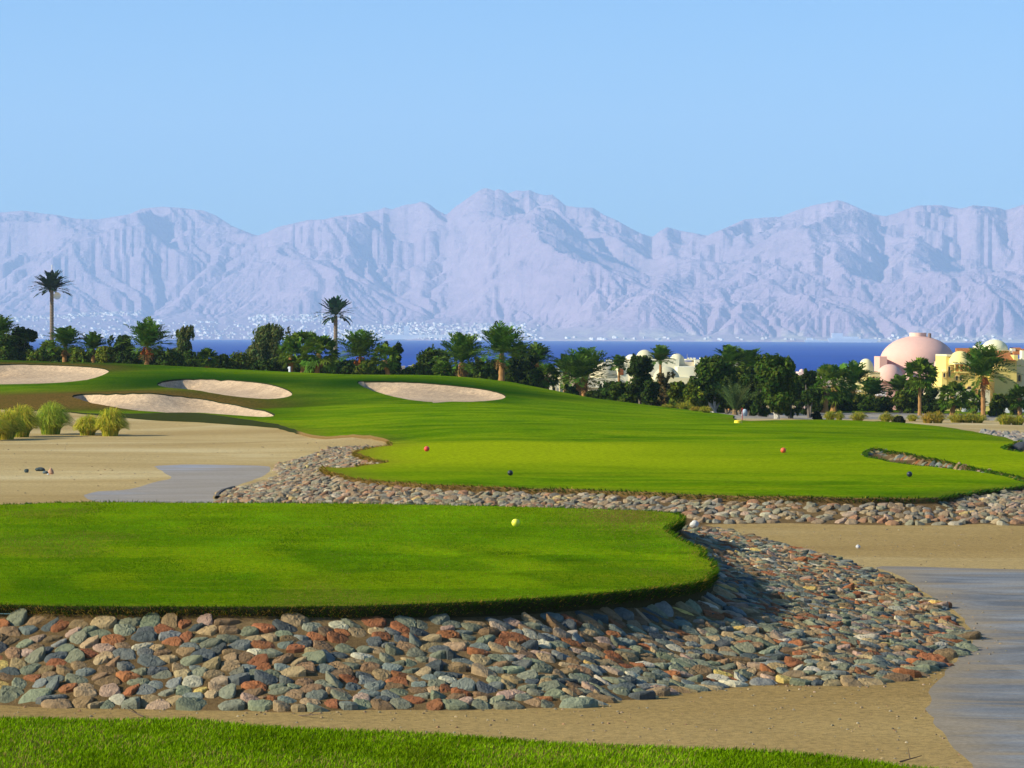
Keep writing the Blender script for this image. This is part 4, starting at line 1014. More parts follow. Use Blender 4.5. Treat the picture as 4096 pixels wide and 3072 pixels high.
def fan_set(top, n, Rr, rg, e_lo=-.9, e_hi=1.35, rb=.62, col=(.075, .140, .012), wind=(0, 0, 0), seg=11):
    V = []; F = []; C = []; o = 0
    for i in range(n):
        az = i*2.39996+rg.uniform(-.3, .3); f = (i+.5)/n; e = e_lo+(e_hi-e_lo)*(1-f)+rg.normal(0, .12)
        d = unit(np.array([math.cos(e)*math.cos(az), math.cos(e)*math.sin(az), math.sin(e)])+np.array(wind)*.7); L = Rr*rg.uniform(.75, 1.05)
        P1 = top+d*L*.62; s = unit(np.cross(d, [0, 0, 1.])); u = np.cross(s, d); nr = unit(u*.8+rg.normal(0, .35, 3)); s2 = unit(np.cross(d, nr))
        c0 = np.array(col)*rg.uniform(.6, 1.5)*np.array([rg.uniform(.8, 1.4), 1, 1])
        V.append(np.array([top-s*.03, top+s*.03, P1+s*.02, P1-s*.02])); F.append(np.array([[o, o+1, o+2, o+3]])); C.append(np.tile(c0*1.5, (4, 1))); o += 4
        ang = np.linspace(-2.0, 2.0, seg)+rg.normal(0, .05, seg); r_ = rb*rg.uniform(.8, 1.15)*(1-.18*np.abs(ang)/2)
        dirs_ = np.cos(ang)[:, None]*d+np.sin(ang)[:, None]*s2; tips = P1+dirs_*r_[:, None] - np.array([0, 0, 1])*(.22*r_*rg.uniform(.3, 1.5, seg))[:, None]
        wv = np.cross(dirs_, nr)*(.085*rb/.6); mids = P1+dirs_*(r_*.55)[:, None]
        Vl = np.stack([np.tile(P1, (seg, 1)), mids-wv, tips, mids+wv], 1).reshape(-1, 3); V.append(Vl); F.append(np.arange(seg)[:, None]*4+np.array([[0, 1, 2, 3]])+o); C.append(np.repeat(c0[None]*rg.uniform(.75, 1.3, (seg, 1)), 4, 0)); o += len(Vl)
    return np.vstack(V), np.vstack(F), np.vstack(C)
def spot(fx, D):
    d = ray(fx, 1500.)[0:3]; x = float(d[0]*D); return x, D, H1(x, D)
def zat(fx, fy, D): return float(atD(fx, fy, D)[2])
def palm(kind, fx, ytop, yneck, width, D, label, lean=0.0, fruit=False, wind=None, dead=True, rtr=None, name='date_palm'):
    rg = np.random.default_rng(int(fx*7+ytop)); px = D/FPX/4
    x, y, zb = spot(fx-lean/px*0, D); o = empty(name if kind == 'date' else 'fan_palm', (x-lean, y, zb)); tag(o, label, 'palm tree', 'palms in the tree belt')
    h = max(.5, zat(fx, yneck, D)-zb); Rc = width*px/2; top_h = (yneck-ytop)*px
    rt = (rtr or (.20 if kind == 'date' else .22))*.85
    tb_, top = palm_trunk(h, rt*1.25, rt, lean, rg, c=(.34, .175, .065) if kind == 'date' else (.32, .175, .065)); tb_.build('trunk', M['trunk'], o, False)
    w = np.array(wind if wind is not None else (.30, .05, .0))
    if kind == 'date':
        L = max(Rc, top_h)*1.5
        qmesh('crown', frond_set(top, 58, L*1.0, -.05, 1.5, .80, w*1.2, rg, e_pow=1.15, nl=14, ll=L*.27, lw=.19, col=(.080, .150, .016)), M['leaf'], o)
        if dead: qmesh('dead_fronds', frond_set(top-np.array([0, 0, .15]), 9, L*.5, -1.3, -.7, .5, w*.3, rg, nl=8, ll=L*.16, lw=.08, col=(.20, .12, .045)), M['leaf'], o)
        if fruit:
            mb = MB()
            for k in range(7):
                a = rg.uniform(0, 6.28); P = [top, top+np.array([math.cos(a)*.35, math.sin(a)*.35-.2, -.1]), top+np.array([math.cos(a)*.55, math.sin(a)*.55-.3, -.7])]; mb.tube(P, [.04, .08, .16], 6, (.36, .10, .025))
            mb.build('fruit_cluster', M['bark'], o)
    else:
        qmesh('crown', fan_set(top, 56, max(Rc, top_h)*1.15, rg, rb=max(.62, Rc*.62), wind=w*.4), M['leaf'], o)
        if dead: qmesh('dead_fronds', fan_set(top-np.array([0, 0, .2]), 14, Rc*.75, rg, -1.5, -1.0, rb=Rc*.34, col=(.22, .135, .05)), M['leaf'], o)
    return o
def leaf_cloud(blobs, n, size, rg, col, asp=.55, upb=.3, var=.45, flow=None, wind=0.0):
    """leaf-sized faces spread over many small clumps"""
    B = np.array(blobs); wt = B[:, 3]**2; k = rg.choice(len(B), n, p=wt/wt.sum()); d = unit(rg.normal(size=(n, 3))); rr = B[k, 3]*(rg.uniform(.25, 1.1, n)**.6)
    P = B[k, :3]+d*rr[:, None]*B[k, 4:7]; nrm = unit(d+rg.normal(0, .6, (n, 3))+np.array([0, 0, upb]))
    a = unit(np.cross(nrm, rg.normal(size=(n, 3)))) if flow is None else unit(np.array(flow)+rg.normal(0, .45, (n, 3))); b = unit(np.cross(nrm, a)); s = size*rg.uniform(.6, 1.4, n)[:, None]
    V = np.stack([P-a*s*.5, P-b*s*.5*asp, P+a*s*.5, P+b*s*.5*asp], 1).reshape(-1, 3); cb_ = rg.uniform(.65, 1.4, len(B))
    c = np.array(col)[None]*(cb_[k]*rg.uniform(1-var, 1+var, n))[:, None]; c[:, 0] *= rg.uniform(.7, 1.5, n)
    return V, np.arange(n)[:, None]*4+np.array([[0, 1, 2, 3]]), np.repeat(c, 4, 0)
def bush(fx, ytop, width, D, label, cat='bush', name='bush', ybase=None, col=(.034, .070, .012), wispy=False, lean=0.0, trunk=0.0, n=2600, tc=(.16, .13, .10), cols=None):
    rg = np.random.default_rng(int(fx*13+ytop*3+width)); px = D/FPX/4; x, y, zb = spot(fx, D)
    o = empty(name, (x, y, zb)); tag(o, label, cat, 'bushes and trees of the belt')
    h = zat(fx, ytop, D)-zb; R_ = width*px/2*1.10; blobs = []
    nb = (26 if R_ > 1.5 else 14) if not wispy else 46; lo = trunk*h
    for k in range(nb):
        t = rg.uniform(0.0, 1)**.8; a = rg.uniform(0, 2*np.pi); prof = math.sin(math.pi*min(1, .22+.68*t))**.7 if not wispy else (1-t)**.55*1.05
        rad = R_*prof*rg.uniform(.25, .80); br = R_*rg.uniform(.24, .42)*(1 if not wispy else .68)
        blobs.append((math.cos(a)*rad+lean*h*t, math.sin(a)*rad*.8, lo+(h-lo)*(.06+.86*t), br, 1, 1, .85 if not wispy else 1.5))
    for k in range(5 if not wispy else 9):     # shoots that break the outline
        a = rg.uniform(0, 2*np.pi); rad = R_*rg.uniform(.2, .75); blobs.append((math.cos(a)*rad+lean*h*.95, math.sin(a)*rad, h*rg.uniform(.86, .99)-.1, R_*.13, 1, 1, 2.2))
    blobs.append((lean*h*.3, 0, lo+(h-lo)*.45, R_*.62, 1, .8, 1.0))
    V, F_, C_ = leaf_cloud(blobs, int(n*1.5*np.clip(R_*h/5, .5, 2.6)), .33 if not wispy else .36, rg, col, .55 if not wispy else .35, flow=(lean*2, 0, 1) if wispy else None)
    V[:, 2] = np.maximum(V[:, 2], .02); link('crown', np_mesh('crown', V, [F_], M['leaf'], False, C_), o)
    mb = MB()
    for k in range(3 if trunk < .1 else 4):
        b = blobs[rg.integers(0, nb)]; P = np.array([(rg.uniform(-.15, .15), rg.uniform(-.1, .1), 0), (b[0]*.3, b[1]*.3, b[2]*.45), (b[0]*.85, b[1]*.85, b[2])]); mb.tube(P, [.06*h**.5+.03, .05*h**.5, .02], 6, tc)
    mb.build('trunk', M['bark'], o); return o
def tussock(fx, yb, w, hgt, label, col=(.30, .29, .05), D=None, n=1500, group='ornamental grass clumps on the left sand'):
    rg = np.random.default_rng(int(fx*3+yb)); q_ = hit([(fx, yb)], H)[0] if D is None else spot(fx, D)[:2]; px = q_[1]/FPX/4; R_ = w*px/2; h = hgt*px
    z = H1(q_[0], q_[1]); a = rg.uniform(0, 2*np.pi, n); rr = R_*.60*np.sqrt(rg.random(n)); root = np.stack([np.cos(a)*rr, np.sin(a)*rr, 0*a], 1)
    a2 = a+rg.normal(0, .5, n); out = np.stack([np.cos(a2), np.sin(a2), 0*a], 1); f = np.clip(rr/(R_*.60)+rg.normal(0, .15, n), 0, 1); L = h*1.22*rg.uniform(.5, 1.08, n)*(1-.42*f**2); spread = R_*(.10+.85*f)
    seg = 5; t = np.linspace(0, 1, seg)[None, :, None]; up = np.sin(t*np.pi*(.5+.24*f[:, None, None]))*L[:, None, None]
    P = root[:, None]+out[:, None]*(t**1.5*spread[:, None, None])+np.concatenate([np.zeros((n, seg, 2)), up], 2)+np.array([.10*h, 0, 0])*t**2
    sd = np.stack([-np.sin(a), np.cos(a), 0*a], 1)[:, None]+rg.normal(0, .5, (n, 1, 3)); sd = unit(sd); w_ = .022*px*100/2.0*(1-t*.75)
    V = np.stack([P-sd*w_, P+sd*w_], 2).reshape(-1, 3); o_ = np.arange(n)[:, None, None]*seg*2+np.arange(seg-1)[None, :, None]*2; F_ = (o_+np.array([[[0, 1, 3, 2]]])).reshape(-1, 4)
    pal = np.array([col, np.array(col)*np.array([.35, .62, .5]), np.array(col)*np.array([1.15, .95, 1.3])]); k = rg.choice(3, n, p=[.5, .28, .22]); c = pal[k]*rg.uniform(.6, 1.35, (n, 1))
    o = link('grass_clump', np_mesh('grass_clump', V, [F_], M['grass'], False, np.repeat(c, seg*2, 0)), None, (q_[0], q_[1], z-.02)); tag(o, label, 'grass clump', group); return o

# --- palms: (kind, x, top, neck, crown width, distance, label, extra)
PALMS = [
 ('date', -4, 1282, 1345, 150, 300, 'feathery palm cut off by the left edge of the picture', {}),
 ('fan', 194, 1360, 1402, 80, 284, 'low fan palm at the foot of the tallest left palm mast', {'lean': .1}),
 ('date', 262, 1314, 1382, 120, 281, 'shaggy date palm just right of the tallest left palm mast', {'lean': .15}),
 ('date', 372, 1340, 1395, 90, 295, 'dark squat palm between the shaggy palm and the dark round tree', {}),
 ('date', 590, 1297, 1388, 150, 272, 'date palm with a bright bare trunk and wind swept crown, left half', {'fruit': True, 'lean': .1, 'wind': (.55, 0, .05)}),
 ('fan', 828, 1392, 1435, 78, 272, 'little fan palm with a brown skirt, alone between the leaning trees', {'lean': .2}),
 ('fan', 1163, 1352, 1420, 92, 268, 'leftmost fan palm of the thick cluster beside the white post', {}),
 ('fan', 1211, 1314, 1400, 112, 274, 'tallest fan palm in the middle of the thick cluster', {}),
 ('fan', 1276, 1326, 1415, 124, 266, 'broad fan palm at the right of the thick cluster', {'lean': .2}),
 ('date', 1440, 1332, 1428, 160, 282, 'wide date palm with orange fruit, right of the slender palm mast', {'fruit': True}),
 ('fan', 1540, 1372, 1440, 90, 266, 'fan palm with a curved shaggy trunk beside the dark oval tree', {'lean': -.3}),
 ('fan', 1772, 1450, 1486, 66, 256, 'tiny bright fan palm in front of the bush, near the right bunker', {}),
 ('date', 1848, 1352, 1450, 130, 260, 'date palm with a thick short trunk behind the right bunker', {'rtr': .34, 'wind': (.4, 0, .1)}),
 ('date', 2006, 1316, 1415, 140, 252, 'tall sunlit date palm standing over the right end of the right bunker', {'wind': (.45, 0, .2), 'rtr': .26}),
 ('date', 2078, 1378, 1440, 90, 285, 'dark palm crown just behind the tall sunlit palm', {}),
 ('date', 2150, 1385, 1445, 92, 282, 'drooping palm rising out of the dark bush, left of the cream villas', {'wind': (.5, 0, -.1)}),
 ('fan', 2187, 1450, 1505, 66, 262, 'small shaded fan palm before the white garden wall', {}),
 ('date', 2312, 1432, 1512, 130, 262, 'left one of the twin trunk date palms before the pale dome', {'rtr': .30, 'wind': (.1, 0, 0)}),
 ('date', 2338, 1396, 1508, 140, 266, 'right one of the twin trunk date palms before the pale dome', {'rtr': .30}),
 ('date', 2262, 1432, 1490, 100, 288, 'half hidden palm left of the twin date palms', {}),
 ('date', 2476, 1425, 1465, 58, 322, 'slim young palm between the pale dome and the brown door', {'rtr': .14, 'dead': False}),
 ('date', 2642, 1392, 1442, 88, 322, 'slim palm in front of the white villas with a crown above the domes', {'rtr': .17, 'dead': False, 'wind': (.5, 0, .1)}),
 ('date', 2920, 1392, 1460, 120, 262, 'palm crown above the biggest dark tree, left of the centre right', {}),
 ('date', 2992, 1402, 1480, 120, 268, 'palm crown right of the biggest dark tree', {}),
 ('fan', 3056, 1455, 1520, 84, 256, 'fan palm with an orange trunk between the two big trees', {}),
 ('fan', 3300, 1450, 1545, 96, 262, 'left palm of the pair before the blue water, thick shaggy trunk', {'rtr': .3}),
 ('fan', 3336, 1436, 1540, 110, 268, 'right palm of the pair before the blue water, taller dark crown', {'rtr': .26}),
 ('date', 3415, 1460, 1535, 118, 282, 'date palm overlapping the yellow turret from the left', {}),
 ('date', 3490, 1520, 1582, 92, 286, 'low palm under the yellow turret', {}),
 ('fan', 3680, 1432, 1500, 124, 258, 'tall fan palm on a thin trunk in front of the pink dome', {'rtr': .15, 'wind': (.5, 0, -.1)}),
 ('date', 3597, 1508, 1562, 70, 288, 'small pale palm before the small pink dome', {'dead': False}),
 ('fan', 3812, 1522, 1588, 94, 262, 'short fan palm in front of the yellow base wall', {}),
 ('date', 3930, 1395, 1505, 145, 256, 'tallest date palm in front of the yellow building, with orange fruit', {'fruit': True, 'lean': -.1, 'wind': (.35, 0, 0)}),
 ('fan', 3896, 1552, 1602, 62, 268, 'slight fan palm squeezed left of the tallest date palm', {}),
 ('fan', 4080, 1540, 1592, 66, 260, 'small fan palm at the right edge before the yellow building', {}),
]
for k, fx, yt, yn, w, D, lab, ex in PALMS: palm(k, fx, yt, yn, w, D, lab, **ex)
# two very tall palms
def palm_mast(fx, ytop, yneck, width, D, label, dense, up):
    rg = np.random.default_rng(int(fx)); px = D/FPX/4; x, y, zb = spot(fx, D); o = empty('palm_mast', (x, y, zb)); tag(o, label, 'palm shaped mast', 'very tall palm shaped masts above the tree belt')
    h = zat(fx, yneck, D)-zb; mb, top = palm_trunk(h, .43, .34, 0, rg, 12, (.20, .155, .12)); mb.build('trunk', M['trunk'], o)
    L = width*px/2*1.5
    n1 = 70 if dense else 34
    a = frond_set(top, n1, L, .10 if dense else .75, 1.5, .75 if dense else .35, np.zeros(3), rg, nl=14, ll=L*.15, lw=.5, col=(.018, .040, .022) if dense else (.020, .070, .030), fold=.2)
    qmesh('crown', a, M['leaf'], o)
    if not dense:
        qmesh('lower_fronds', frond_set(top, 15, L*1.0, .15, .62, .75, np.zeros(3), rg, nl=14, ll=L*.15, lw=.45, col=(.025, .055, .030), fold=.2), M['leaf'], o)
        qmesh('lower_fronds', frond_set(top-np.array([0, 0, .3]), 9, L*.92, -.05, .15, 1.0, np.zeros(3), rg, nl=14, ll=L*.15, lw=.45, col=(.025, .055, .030), fold=.2), M['leaf'], o)
    return o, h
tp, hh = palm_mast(207, 1078, 1163, 138, 560, 'tallest palm shaped mast on a straight bare trunk with a dense dark crown, far left', True, 1)
mb = MB(); mb.tube([(0, 0, 0), (0, 0, 4.2)], .10, 6, (.7, .7, .7)); mb.build('antenna', M['paint'], tp, loc=(0, 0, hh+1.0))
mb = MB(); th = np.linspace(0, 1.45, 8); mb.lathe(0, 0, np.stack([np.sin(th)*.75, .3*(1-np.cos(th))], 1), 16, (.85, .85, .85)); d = mb.build('dish', M['paint'], tp, True, (1.1, -.5, hh-1.0)); d.rotation_euler = (R(100), 0, R(20))
palm_mast(1342, 1188, 1262, 130, 540, 'slender palm shaped mast with a green tuft and a few drooping fronds, left of centre', False, 1)
# --- bushes and trees
G0 = (.042, .078, .008); G1 = (.024, .048, .006); G2 = (.075, .110, .010); GY = (.110, .145, .010); BR = (.100, .080, .025); WG = (.085, .115, .030)
BUSH = [
 (20, 1335, 120, 292, 'dark bushy tree at the left edge behind the far bunker', dict(col=G0)), (98, 1310, 128, 302, 'tall round dark tree left of the tallest palm mast', dict(col=G1, n=3400)), (150, 1405, 110, 276, 'low green bush below the tall round tree', dict(col=G2)),
 (232, 1400, 110, 290, 'shadowy bush between two low palms at far left', dict(col=G1)), (325, 1405, 110, 279, 'low grey green bush right of the shaggy date palm', dict(col=G2)), (428, 1388, 100, 276, 'bright leafy bush with palm-like sprays before the dark round tree', dict(col=GY)),
 (480, 1345, 112, 292, 'dark round topped tree left of the bright trunk palm', dict(col=G1, n=3400)), (535, 1412, 100, 281, 'low dark bush left of the bright trunk', dict(col=G1)), (612, 1395, 150, 289, 'dark thicket behind the bright trunk palm', dict(col=G1)),
 (690, 1405, 120, 276, 'rounded dark bush right of the bright trunk palm', dict(col=G0)), (722, 1310, 112, 287, 'tall feathery grey green tree leaning right', dict(col=WG, wispy=True, lean=.08, n=3600)), (775, 1400, 90, 284, 'low bush under the feathery grey green tree', dict(col=G0)),
 (885, 1425, 110, 279, 'low bush right of the little fan palm', dict(col=G0)), (975, 1420, 130, 275, 'bright green bush at the left foot of the big leaning tree', dict(col=G2)), (1025, 1308, 200, 290, 'biggest wind leaning grey green tree, tip to the right', dict(col=WG, wispy=True, lean=.22, n=4200)),
 (1062, 1445, 120, 268, 'dark low hedge bush below the leaning tree', dict(col=G1)), (1115, 1395, 70, 298, 'narrow dark bush between leaning tree and fan palms', dict(col=G1)), (1222, 1452, 150, 284, 'dark undergrowth behind the fan palm cluster', dict(col=G1)),
 (1325, 1430, 120, 288, 'dark bush right of the fan palm cluster', dict(col=G1)), (1385, 1455, 120, 274, 'leafy bush below the slender palm mast', dict(col=G0)), (1470, 1450, 120, 271, 'bush under the wide fruiting palm', dict(col=G2)),
 (1572, 1366, 100, 279, 'dark oval tree overgrowing the curved fan palm', dict(col=G1, n=3200)), (1512, 1470, 90, 266, 'low bush left of the curved fan palm', dict(col=G0)), (1640, 1475, 110, 268, 'very low hedge in the gap where the sea shows', dict(col=G0)),
 (1735, 1393, 150, 278, 'wide dome shaped tree left of the thick trunk palm', dict(col=G0, n=3400)), (1690, 1460, 100, 268, 'low bush at the left foot of the dome shaped tree', dict(col=G2)), (1800, 1458, 110, 264, 'bush at the foot of the thick trunk palm', dict(col=G0)),
 (1932, 1438, 104, 268, 'small round tree between the two date palms at the bunker', dict(col=G0)), (2062, 1432, 90, 266, 'dark bush right of the sunlit tall palm', dict(col=G1)), (2118, 1400, 110, 270, 'tall dark green bush with glossy leaves left of the villas', dict(col=G1, n=3400)),
 (2160, 1480, 66, 262, 'low bush before the drooping palm', dict(col=G0)), (2282, 1540, 60, 256, 'small bush at the foot of the twin trunk palms', dict(col=G1)), (2368, 1565, 50, 252, 'tiny bush right of the twin trunks', dict(col=G2)),
 (2430, 1530, 110, 246, 'rounded dark bush under the pale dome', dict(col=G1)), (2490, 1528, 120, 244, 'dense dark bush left of the tree hiding the white villas', dict(col=G0)), (2562, 1422, 134, 243, 'tall leafy tree hiding the middle of the white villas', dict(col=G1, n=3800)),
 (2600, 1522, 100, 240, 'dark bush at the right foot of the villa tree', dict(col=G1)), (2652, 1490, 110, 246, 'brownish thin bush against the cream dome', dict(col=BR, n=1500)), (2712, 1530, 96, 236, 'green shrub right of the brownish bush', dict(col=G2)), (2765, 1540, 80, 230, 'olive shrub at the left foot of the biggest tree', dict(col=GY)),
 (2858, 1435, 178, 234, 'biggest dark tree, centre right, with a pale forked trunk', dict(col=G0, trunk=.14, n=4200, tc=(.5, .47, .42))), (2810, 1510, 96, 240, 'dark bush behind the left of the biggest tree', dict(col=G1)), (2905, 1480, 110, 240, 'dark bush behind the upright young palm', dict(col=G1)),
 (3000, 1500, 110, 238, 'dark bush between the young palm and the pale stemmed tree', dict(col=G1)), (3105, 1422, 180, 216, 'spreading tree on a short pale trunk at the fairway edge', dict(col=G0, trunk=.16, n=4200, tc=(.45, .42, .36))), (3045, 1500, 100, 232, 'dark bush behind the left of the spreading tree', dict(col=G1)),
 (3165, 1440, 80, 224, 'upright leafy shoots right of the spreading tree', dict(col=G0, wispy=True)), (3235, 1478, 90, 246, 'tall shadowed bush right of the spreading tree', dict(col=G1)), (3270, 1560, 80, 262, 'low dark bush left of the palm pair', dict(col=G1)), (3375, 1580, 70, 270, 'low bush right of the palm pair', dict(col=G1)),
 (3425, 1575, 90, 278, 'olive green hedge bush below the turret', dict(col=G2)), (3475, 1585, 80, 276, 'hedge bush right of the olive one', dict(col=G0)), (3540, 1590, 100, 272, 'darkest hedge bush below the small pink dome', dict(col=G1)), (3605, 1560, 90, 268, 'green bush climbing beside the tall thin trunk', dict(col=G2)),
 (3650, 1525, 110, 270, 'largest hedge bush behind the tall thin trunk', dict(col=G0, n=3200)), (3720, 1555, 90, 268, 'rounded bush right of the tall thin trunk', dict(col=G1)), (3758, 1600, 50, 266, 'last dark bush before the yellow base wall', dict(col=G1)),
 (3992, 1580, 92, 262, 'bright rounded bush at the foot of the yellow building', dict(col=G2, n=3200)), (4060, 1570, 60, 272, 'small bush at the right edge before the building', dict(col=G2)),
]
for fx, yt, w, D, lab, ex in BUSH: bush(fx, yt, w, D, lab, 'tree' if 'tree' in lab.split(',')[0].split(' under')[0].split(' left')[0].split(' before')[0].split(' below')[0].split(' behind')[0].split(' at ')[0].split(' between')[0].split(' right')[0] else 'bush', 'leafy_tree' if ('tree' in lab.split()[:8] and 'bush' not in lab.split()[:5]) else 'bush', **ex)
# a second, lower row that closes the belt
MORE = [(60, 1400, 120, 310), (190, 1420, 130, 315), (290, 1412, 120, 312), (400, 1418, 130, 310), (640, 1425, 130, 308), (760, 1432, 120, 306), (840, 1450, 110, 300), (930, 1445, 120, 302), (1150, 1450, 110, 300), (1290, 1460, 130, 304), (1430, 1462, 120, 300), (1500, 1455, 100, 302),
        (1600, 1485, 90, 288), (1670, 1478, 100, 290), (1780, 1440, 110, 296), (1870, 1470, 120, 288), (1975, 1455, 120, 290), (2040, 1475, 100, 284), (2100, 1450, 120, 292), (2400, 1555, 70, 256), (2460, 1560, 110, 252), (2530, 1545, 110, 250), (2610, 1550, 100, 252),
        (2690, 1545, 100, 252), (2740, 1540, 80, 256), (2880, 1470, 140, 254), (2960, 1460, 130, 252), (3020, 1470, 120, 256), (3080, 1490, 110, 262), (3190, 1510, 120, 264), (3250, 1530, 100, 270), (3300, 1560, 110, 276), (3350, 1555, 100, 278), (3400, 1590, 90, 284), (3450, 1606, 90, 284), (3520, 1606, 100, 282), (3630, 1590, 100, 280), (3690, 1590, 100, 280)]
BEH = ['between the near ends of', 'behind']
for k, (fx, yt, w, D) in enumerate(MORE):
    if fx < 760 or 1000 < fx < 1560 or 1850 < fx < 2200: yt -= 18
    near = min(PALMS, key=lambda p: abs(p[1]-fx)); side = 'left' if fx < near[1] else 'right'
    tone = ['blackish', 'dark green', 'olive'][k % 3]
    bush(fx, yt, w, D, f'{tone} filler bush {side} behind the {" ".join(near[6].split(",")[0].split()[:8])}', col=[G1, G0, G2][k % 3], n=1900)
# young palm with upright fronds, from the ground
x, y, zb = spot(2940, 222); o = empty('young_palm', (x, y, zb)); tag(o, 'upright young palm with fronds rising from the ground', 'palm tree'); rg = np.random.default_rng(3)
L = (1668-1508)*222/FPX/4*1.06
qmesh('crown', frond_set(np.array([0, 0, .2]), 30, L, .75, 1.5, .55, np.array([0, 0, 0]), rg, nl=14, ll=L*.15, lw=.07, col=(.085, .125, .035)), M['leaf'], o)
mb, _t = palm_trunk(.5, .22, .16, 0, rg, c=(.20, .13, .06)); mb.build('trunk', M['trunk'], o)
# ornamental grass clumps
for fx, yb, w, h, lab in [(-38, 1762, 110, 110, 'grass clump cut off by the left edge of the sand'), (20, 1758, 110, 112, 'dark green grass clump at the left edge of the sand'), (78, 1748, 120, 118, 'tall yellowish grass clump behind the dark one at the left'),
                          (202, 1738, 118, 120, 'round green grass clump standing alone between two pairs'), (350, 1742, 92, 76, 'low golden grass clump left of its taller neighbour'), (440, 1744, 100, 104, 'tall arching grass clump at the right of the group')]:
    tussock(fx, yb, w, h*.90, lab, n=2600 if fx > 0 else 1200, col=(.55, .50, .045) if fx != 202 else (.40, .46, .045))
for fx, yb, w, h, lab, D in [(3320, 1690, 48, 40, 'small yellow grass clump near the dark round shrub', 232), (3357, 1688, 34, 38, 'narrow yellow grass clump beside the small one', 236), (3432, 1690, 60, 42, 'rounded yellow grass clump alone on the gravel', 232),
                          (3542, 1692, 48, 44, 'upright yellow grass clump left of the dark triangular shrub', 232), (3585, 1694, 50, 34, 'low golden grass clump touching the dark triangular shrub', 232), (3650, 1682, 42, 30, 'smallest grass clump on the gravel slope', 240),
                          (3712, 1690, 56, 46, 'orange tinted grass clump', 234), (3752, 1690, 56, 50, 'tall yellow grass clump right of the orange tinted one', 234), (3828, 1686, 70, 40, 'wide green yellow grass clump, first of three on the gravel', 238),
                          (3870, 1686, 60, 40, 'middle grass clump of three on the gravel', 238), (3912, 1686, 60, 38, 'last grass clump of three on the gravel', 238), (4022, 1692, 70, 44, 'bright grass clump near the right edge', 234), (4070, 1694, 66, 42, 'grass clump at the right edge below the boulders', 234),
                          (2738, 1640, 60, 34, 'yellow grass clump at the foot of the olive shrub', 226), (2782, 1648, 40, 22, 'low reddish grass clump right of the yellow one', 222), (2822, 1655, 44, 30, 'yellow grass clump by the pale forked trunk', 218), (2668, 1636, 40, 18, 'low grass clump at the end of the grey gravel', 226)]:
    tussock(fx, yb, w, h*.85, lab, D=D, n=500, col=(.38, .35, .035) if 'reddish' not in lab and 'orange' not in lab else (.44, .32, .04), group='grass clumps on the far gravel slope')
bush(3268, 1652, 36, 216, 'dark round clipped shrub on the far sand', ybase=1690, col=(.016, .024, .008), n=2200); bush(3598, 1672, 40, 205, 'dark triangular shrub beside the golden grass clump', ybase=1696, col=(.016, .020, .008), n=2200)
for i_, (bx, lab) in enumerate([(-30, 'bush shading the left edge of the sand, outside the view')]): pass

# ================================================================== BUILDINGS
YEL = (.84, .64, .19); CREAM = (.74, .65, .40); WHITE = (.80, .74, .54); PINK = (.70, .42, .34); TERRA = (.42, .16, .05); OCH = (.62, .36, .10); DARK = (.03, .025, .02)
def W(fx, fy, D): return atD(float(fx), float(fy), float(D))
def pbox(parent, name, x0, x1, yt, yb, D, dep, c, mat='plaster', down=False, ox=0, rot=0):
    a = W(x0, yt, D); b = W(x1, yb, D); z0 = b[2] if not down else min(H1((a[0]+b[0])/2, D)-.6, b[2])
    mb = MB(); mb.box(a[0], b[0], D, D+dep, z0, a[2], c); o = mb.build(name, M[mat], parent); return o
def pdome(parent, name, xc, yt, yb, rpx, D, c, back=0.0, squash=None, p=1.0, k=40, drum=0.0):
    R_ = rpx*D/FPX/4; C = W(xc, yb, D); h = W(xc, yt, D)[2]-C[2]; th = np.linspace(0, np.pi/2, 18)
    prof = [(R_*1.0, C[2]-drum)]+[(R_*math.cos(t)**p, C[2]+h*math.sin(t)) for t in th]; prof[-1] = (0.001, prof[-1][1])
    mb = MB(); mb.lathe(C[0], D+R_+back, prof, k, c); return mb.build(name, M['plaster'], parent, True)
def window(parent, x0, x1, yt, yb, D, frame=(.70, .50, .20), arch=True, name='window'):
    """a dark arched opening with a proud surround and a pane set in it"""
    a = W(x0, yt, D); b = W(x1, yb, D); w = b[0]-a[0]; n = 9; h = a[2]-b[2]
    pts = [(a[0], b[2]), (b[0], b[2])]
    if arch: pts += [(a[0]+w/2+w/2*math.cos(t), a[2]-w/2+w/2*math.sin(t)) for t in np.linspace(0, np.pi, n)]
    else: pts += [(b[0], a[2]), (a[0], a[2])]
    cx = a[0]+w/2; cz_ = (a[2]+b[2])/2; mb = MB(); m = len(pts); s = 1+.22/max(w, .3)
    ins = np.array([(p[0], D-.02, p[1]) for p in pts]); outs = np.array([(cx+(p[0]-cx)*s, D-.02, cz_+(p[1]-cz_)*(1+.2/max(h, .5))) for p in pts]); f = np.array([0, -.10, 0])
    mb.add(np.vstack([ins+f, outs+f, ins+[0, .03, 0], outs+[0, .03, 0]]), [(i, (i+1) % m, m+(i+1) % m, m+i) for i in range(m)]+[(m+i, m+(i+1) % m, 3*m+(i+1) % m, 3*m+i) for i in range(m)]+[(i, 2*m+i, 2*m+(i+1) % m, (i+1) % m) for i in range(m)], frame)
    o = mb.build(name, M['plaster'], parent); mb = MB(); P = ins+[0, -.01, 0]; c = P.mean(0); mb.add(np.vstack([P, c[None]]), [(i, (i+1) % m, m) for i in range(m)], DARK); mb.build('pane', M['glass'], o); return o
def bld(name, fx, fy, D, label, cat='building', group=None):
    o = empty(name, (0, 0, 0)); return tag(o, label, cat, group)
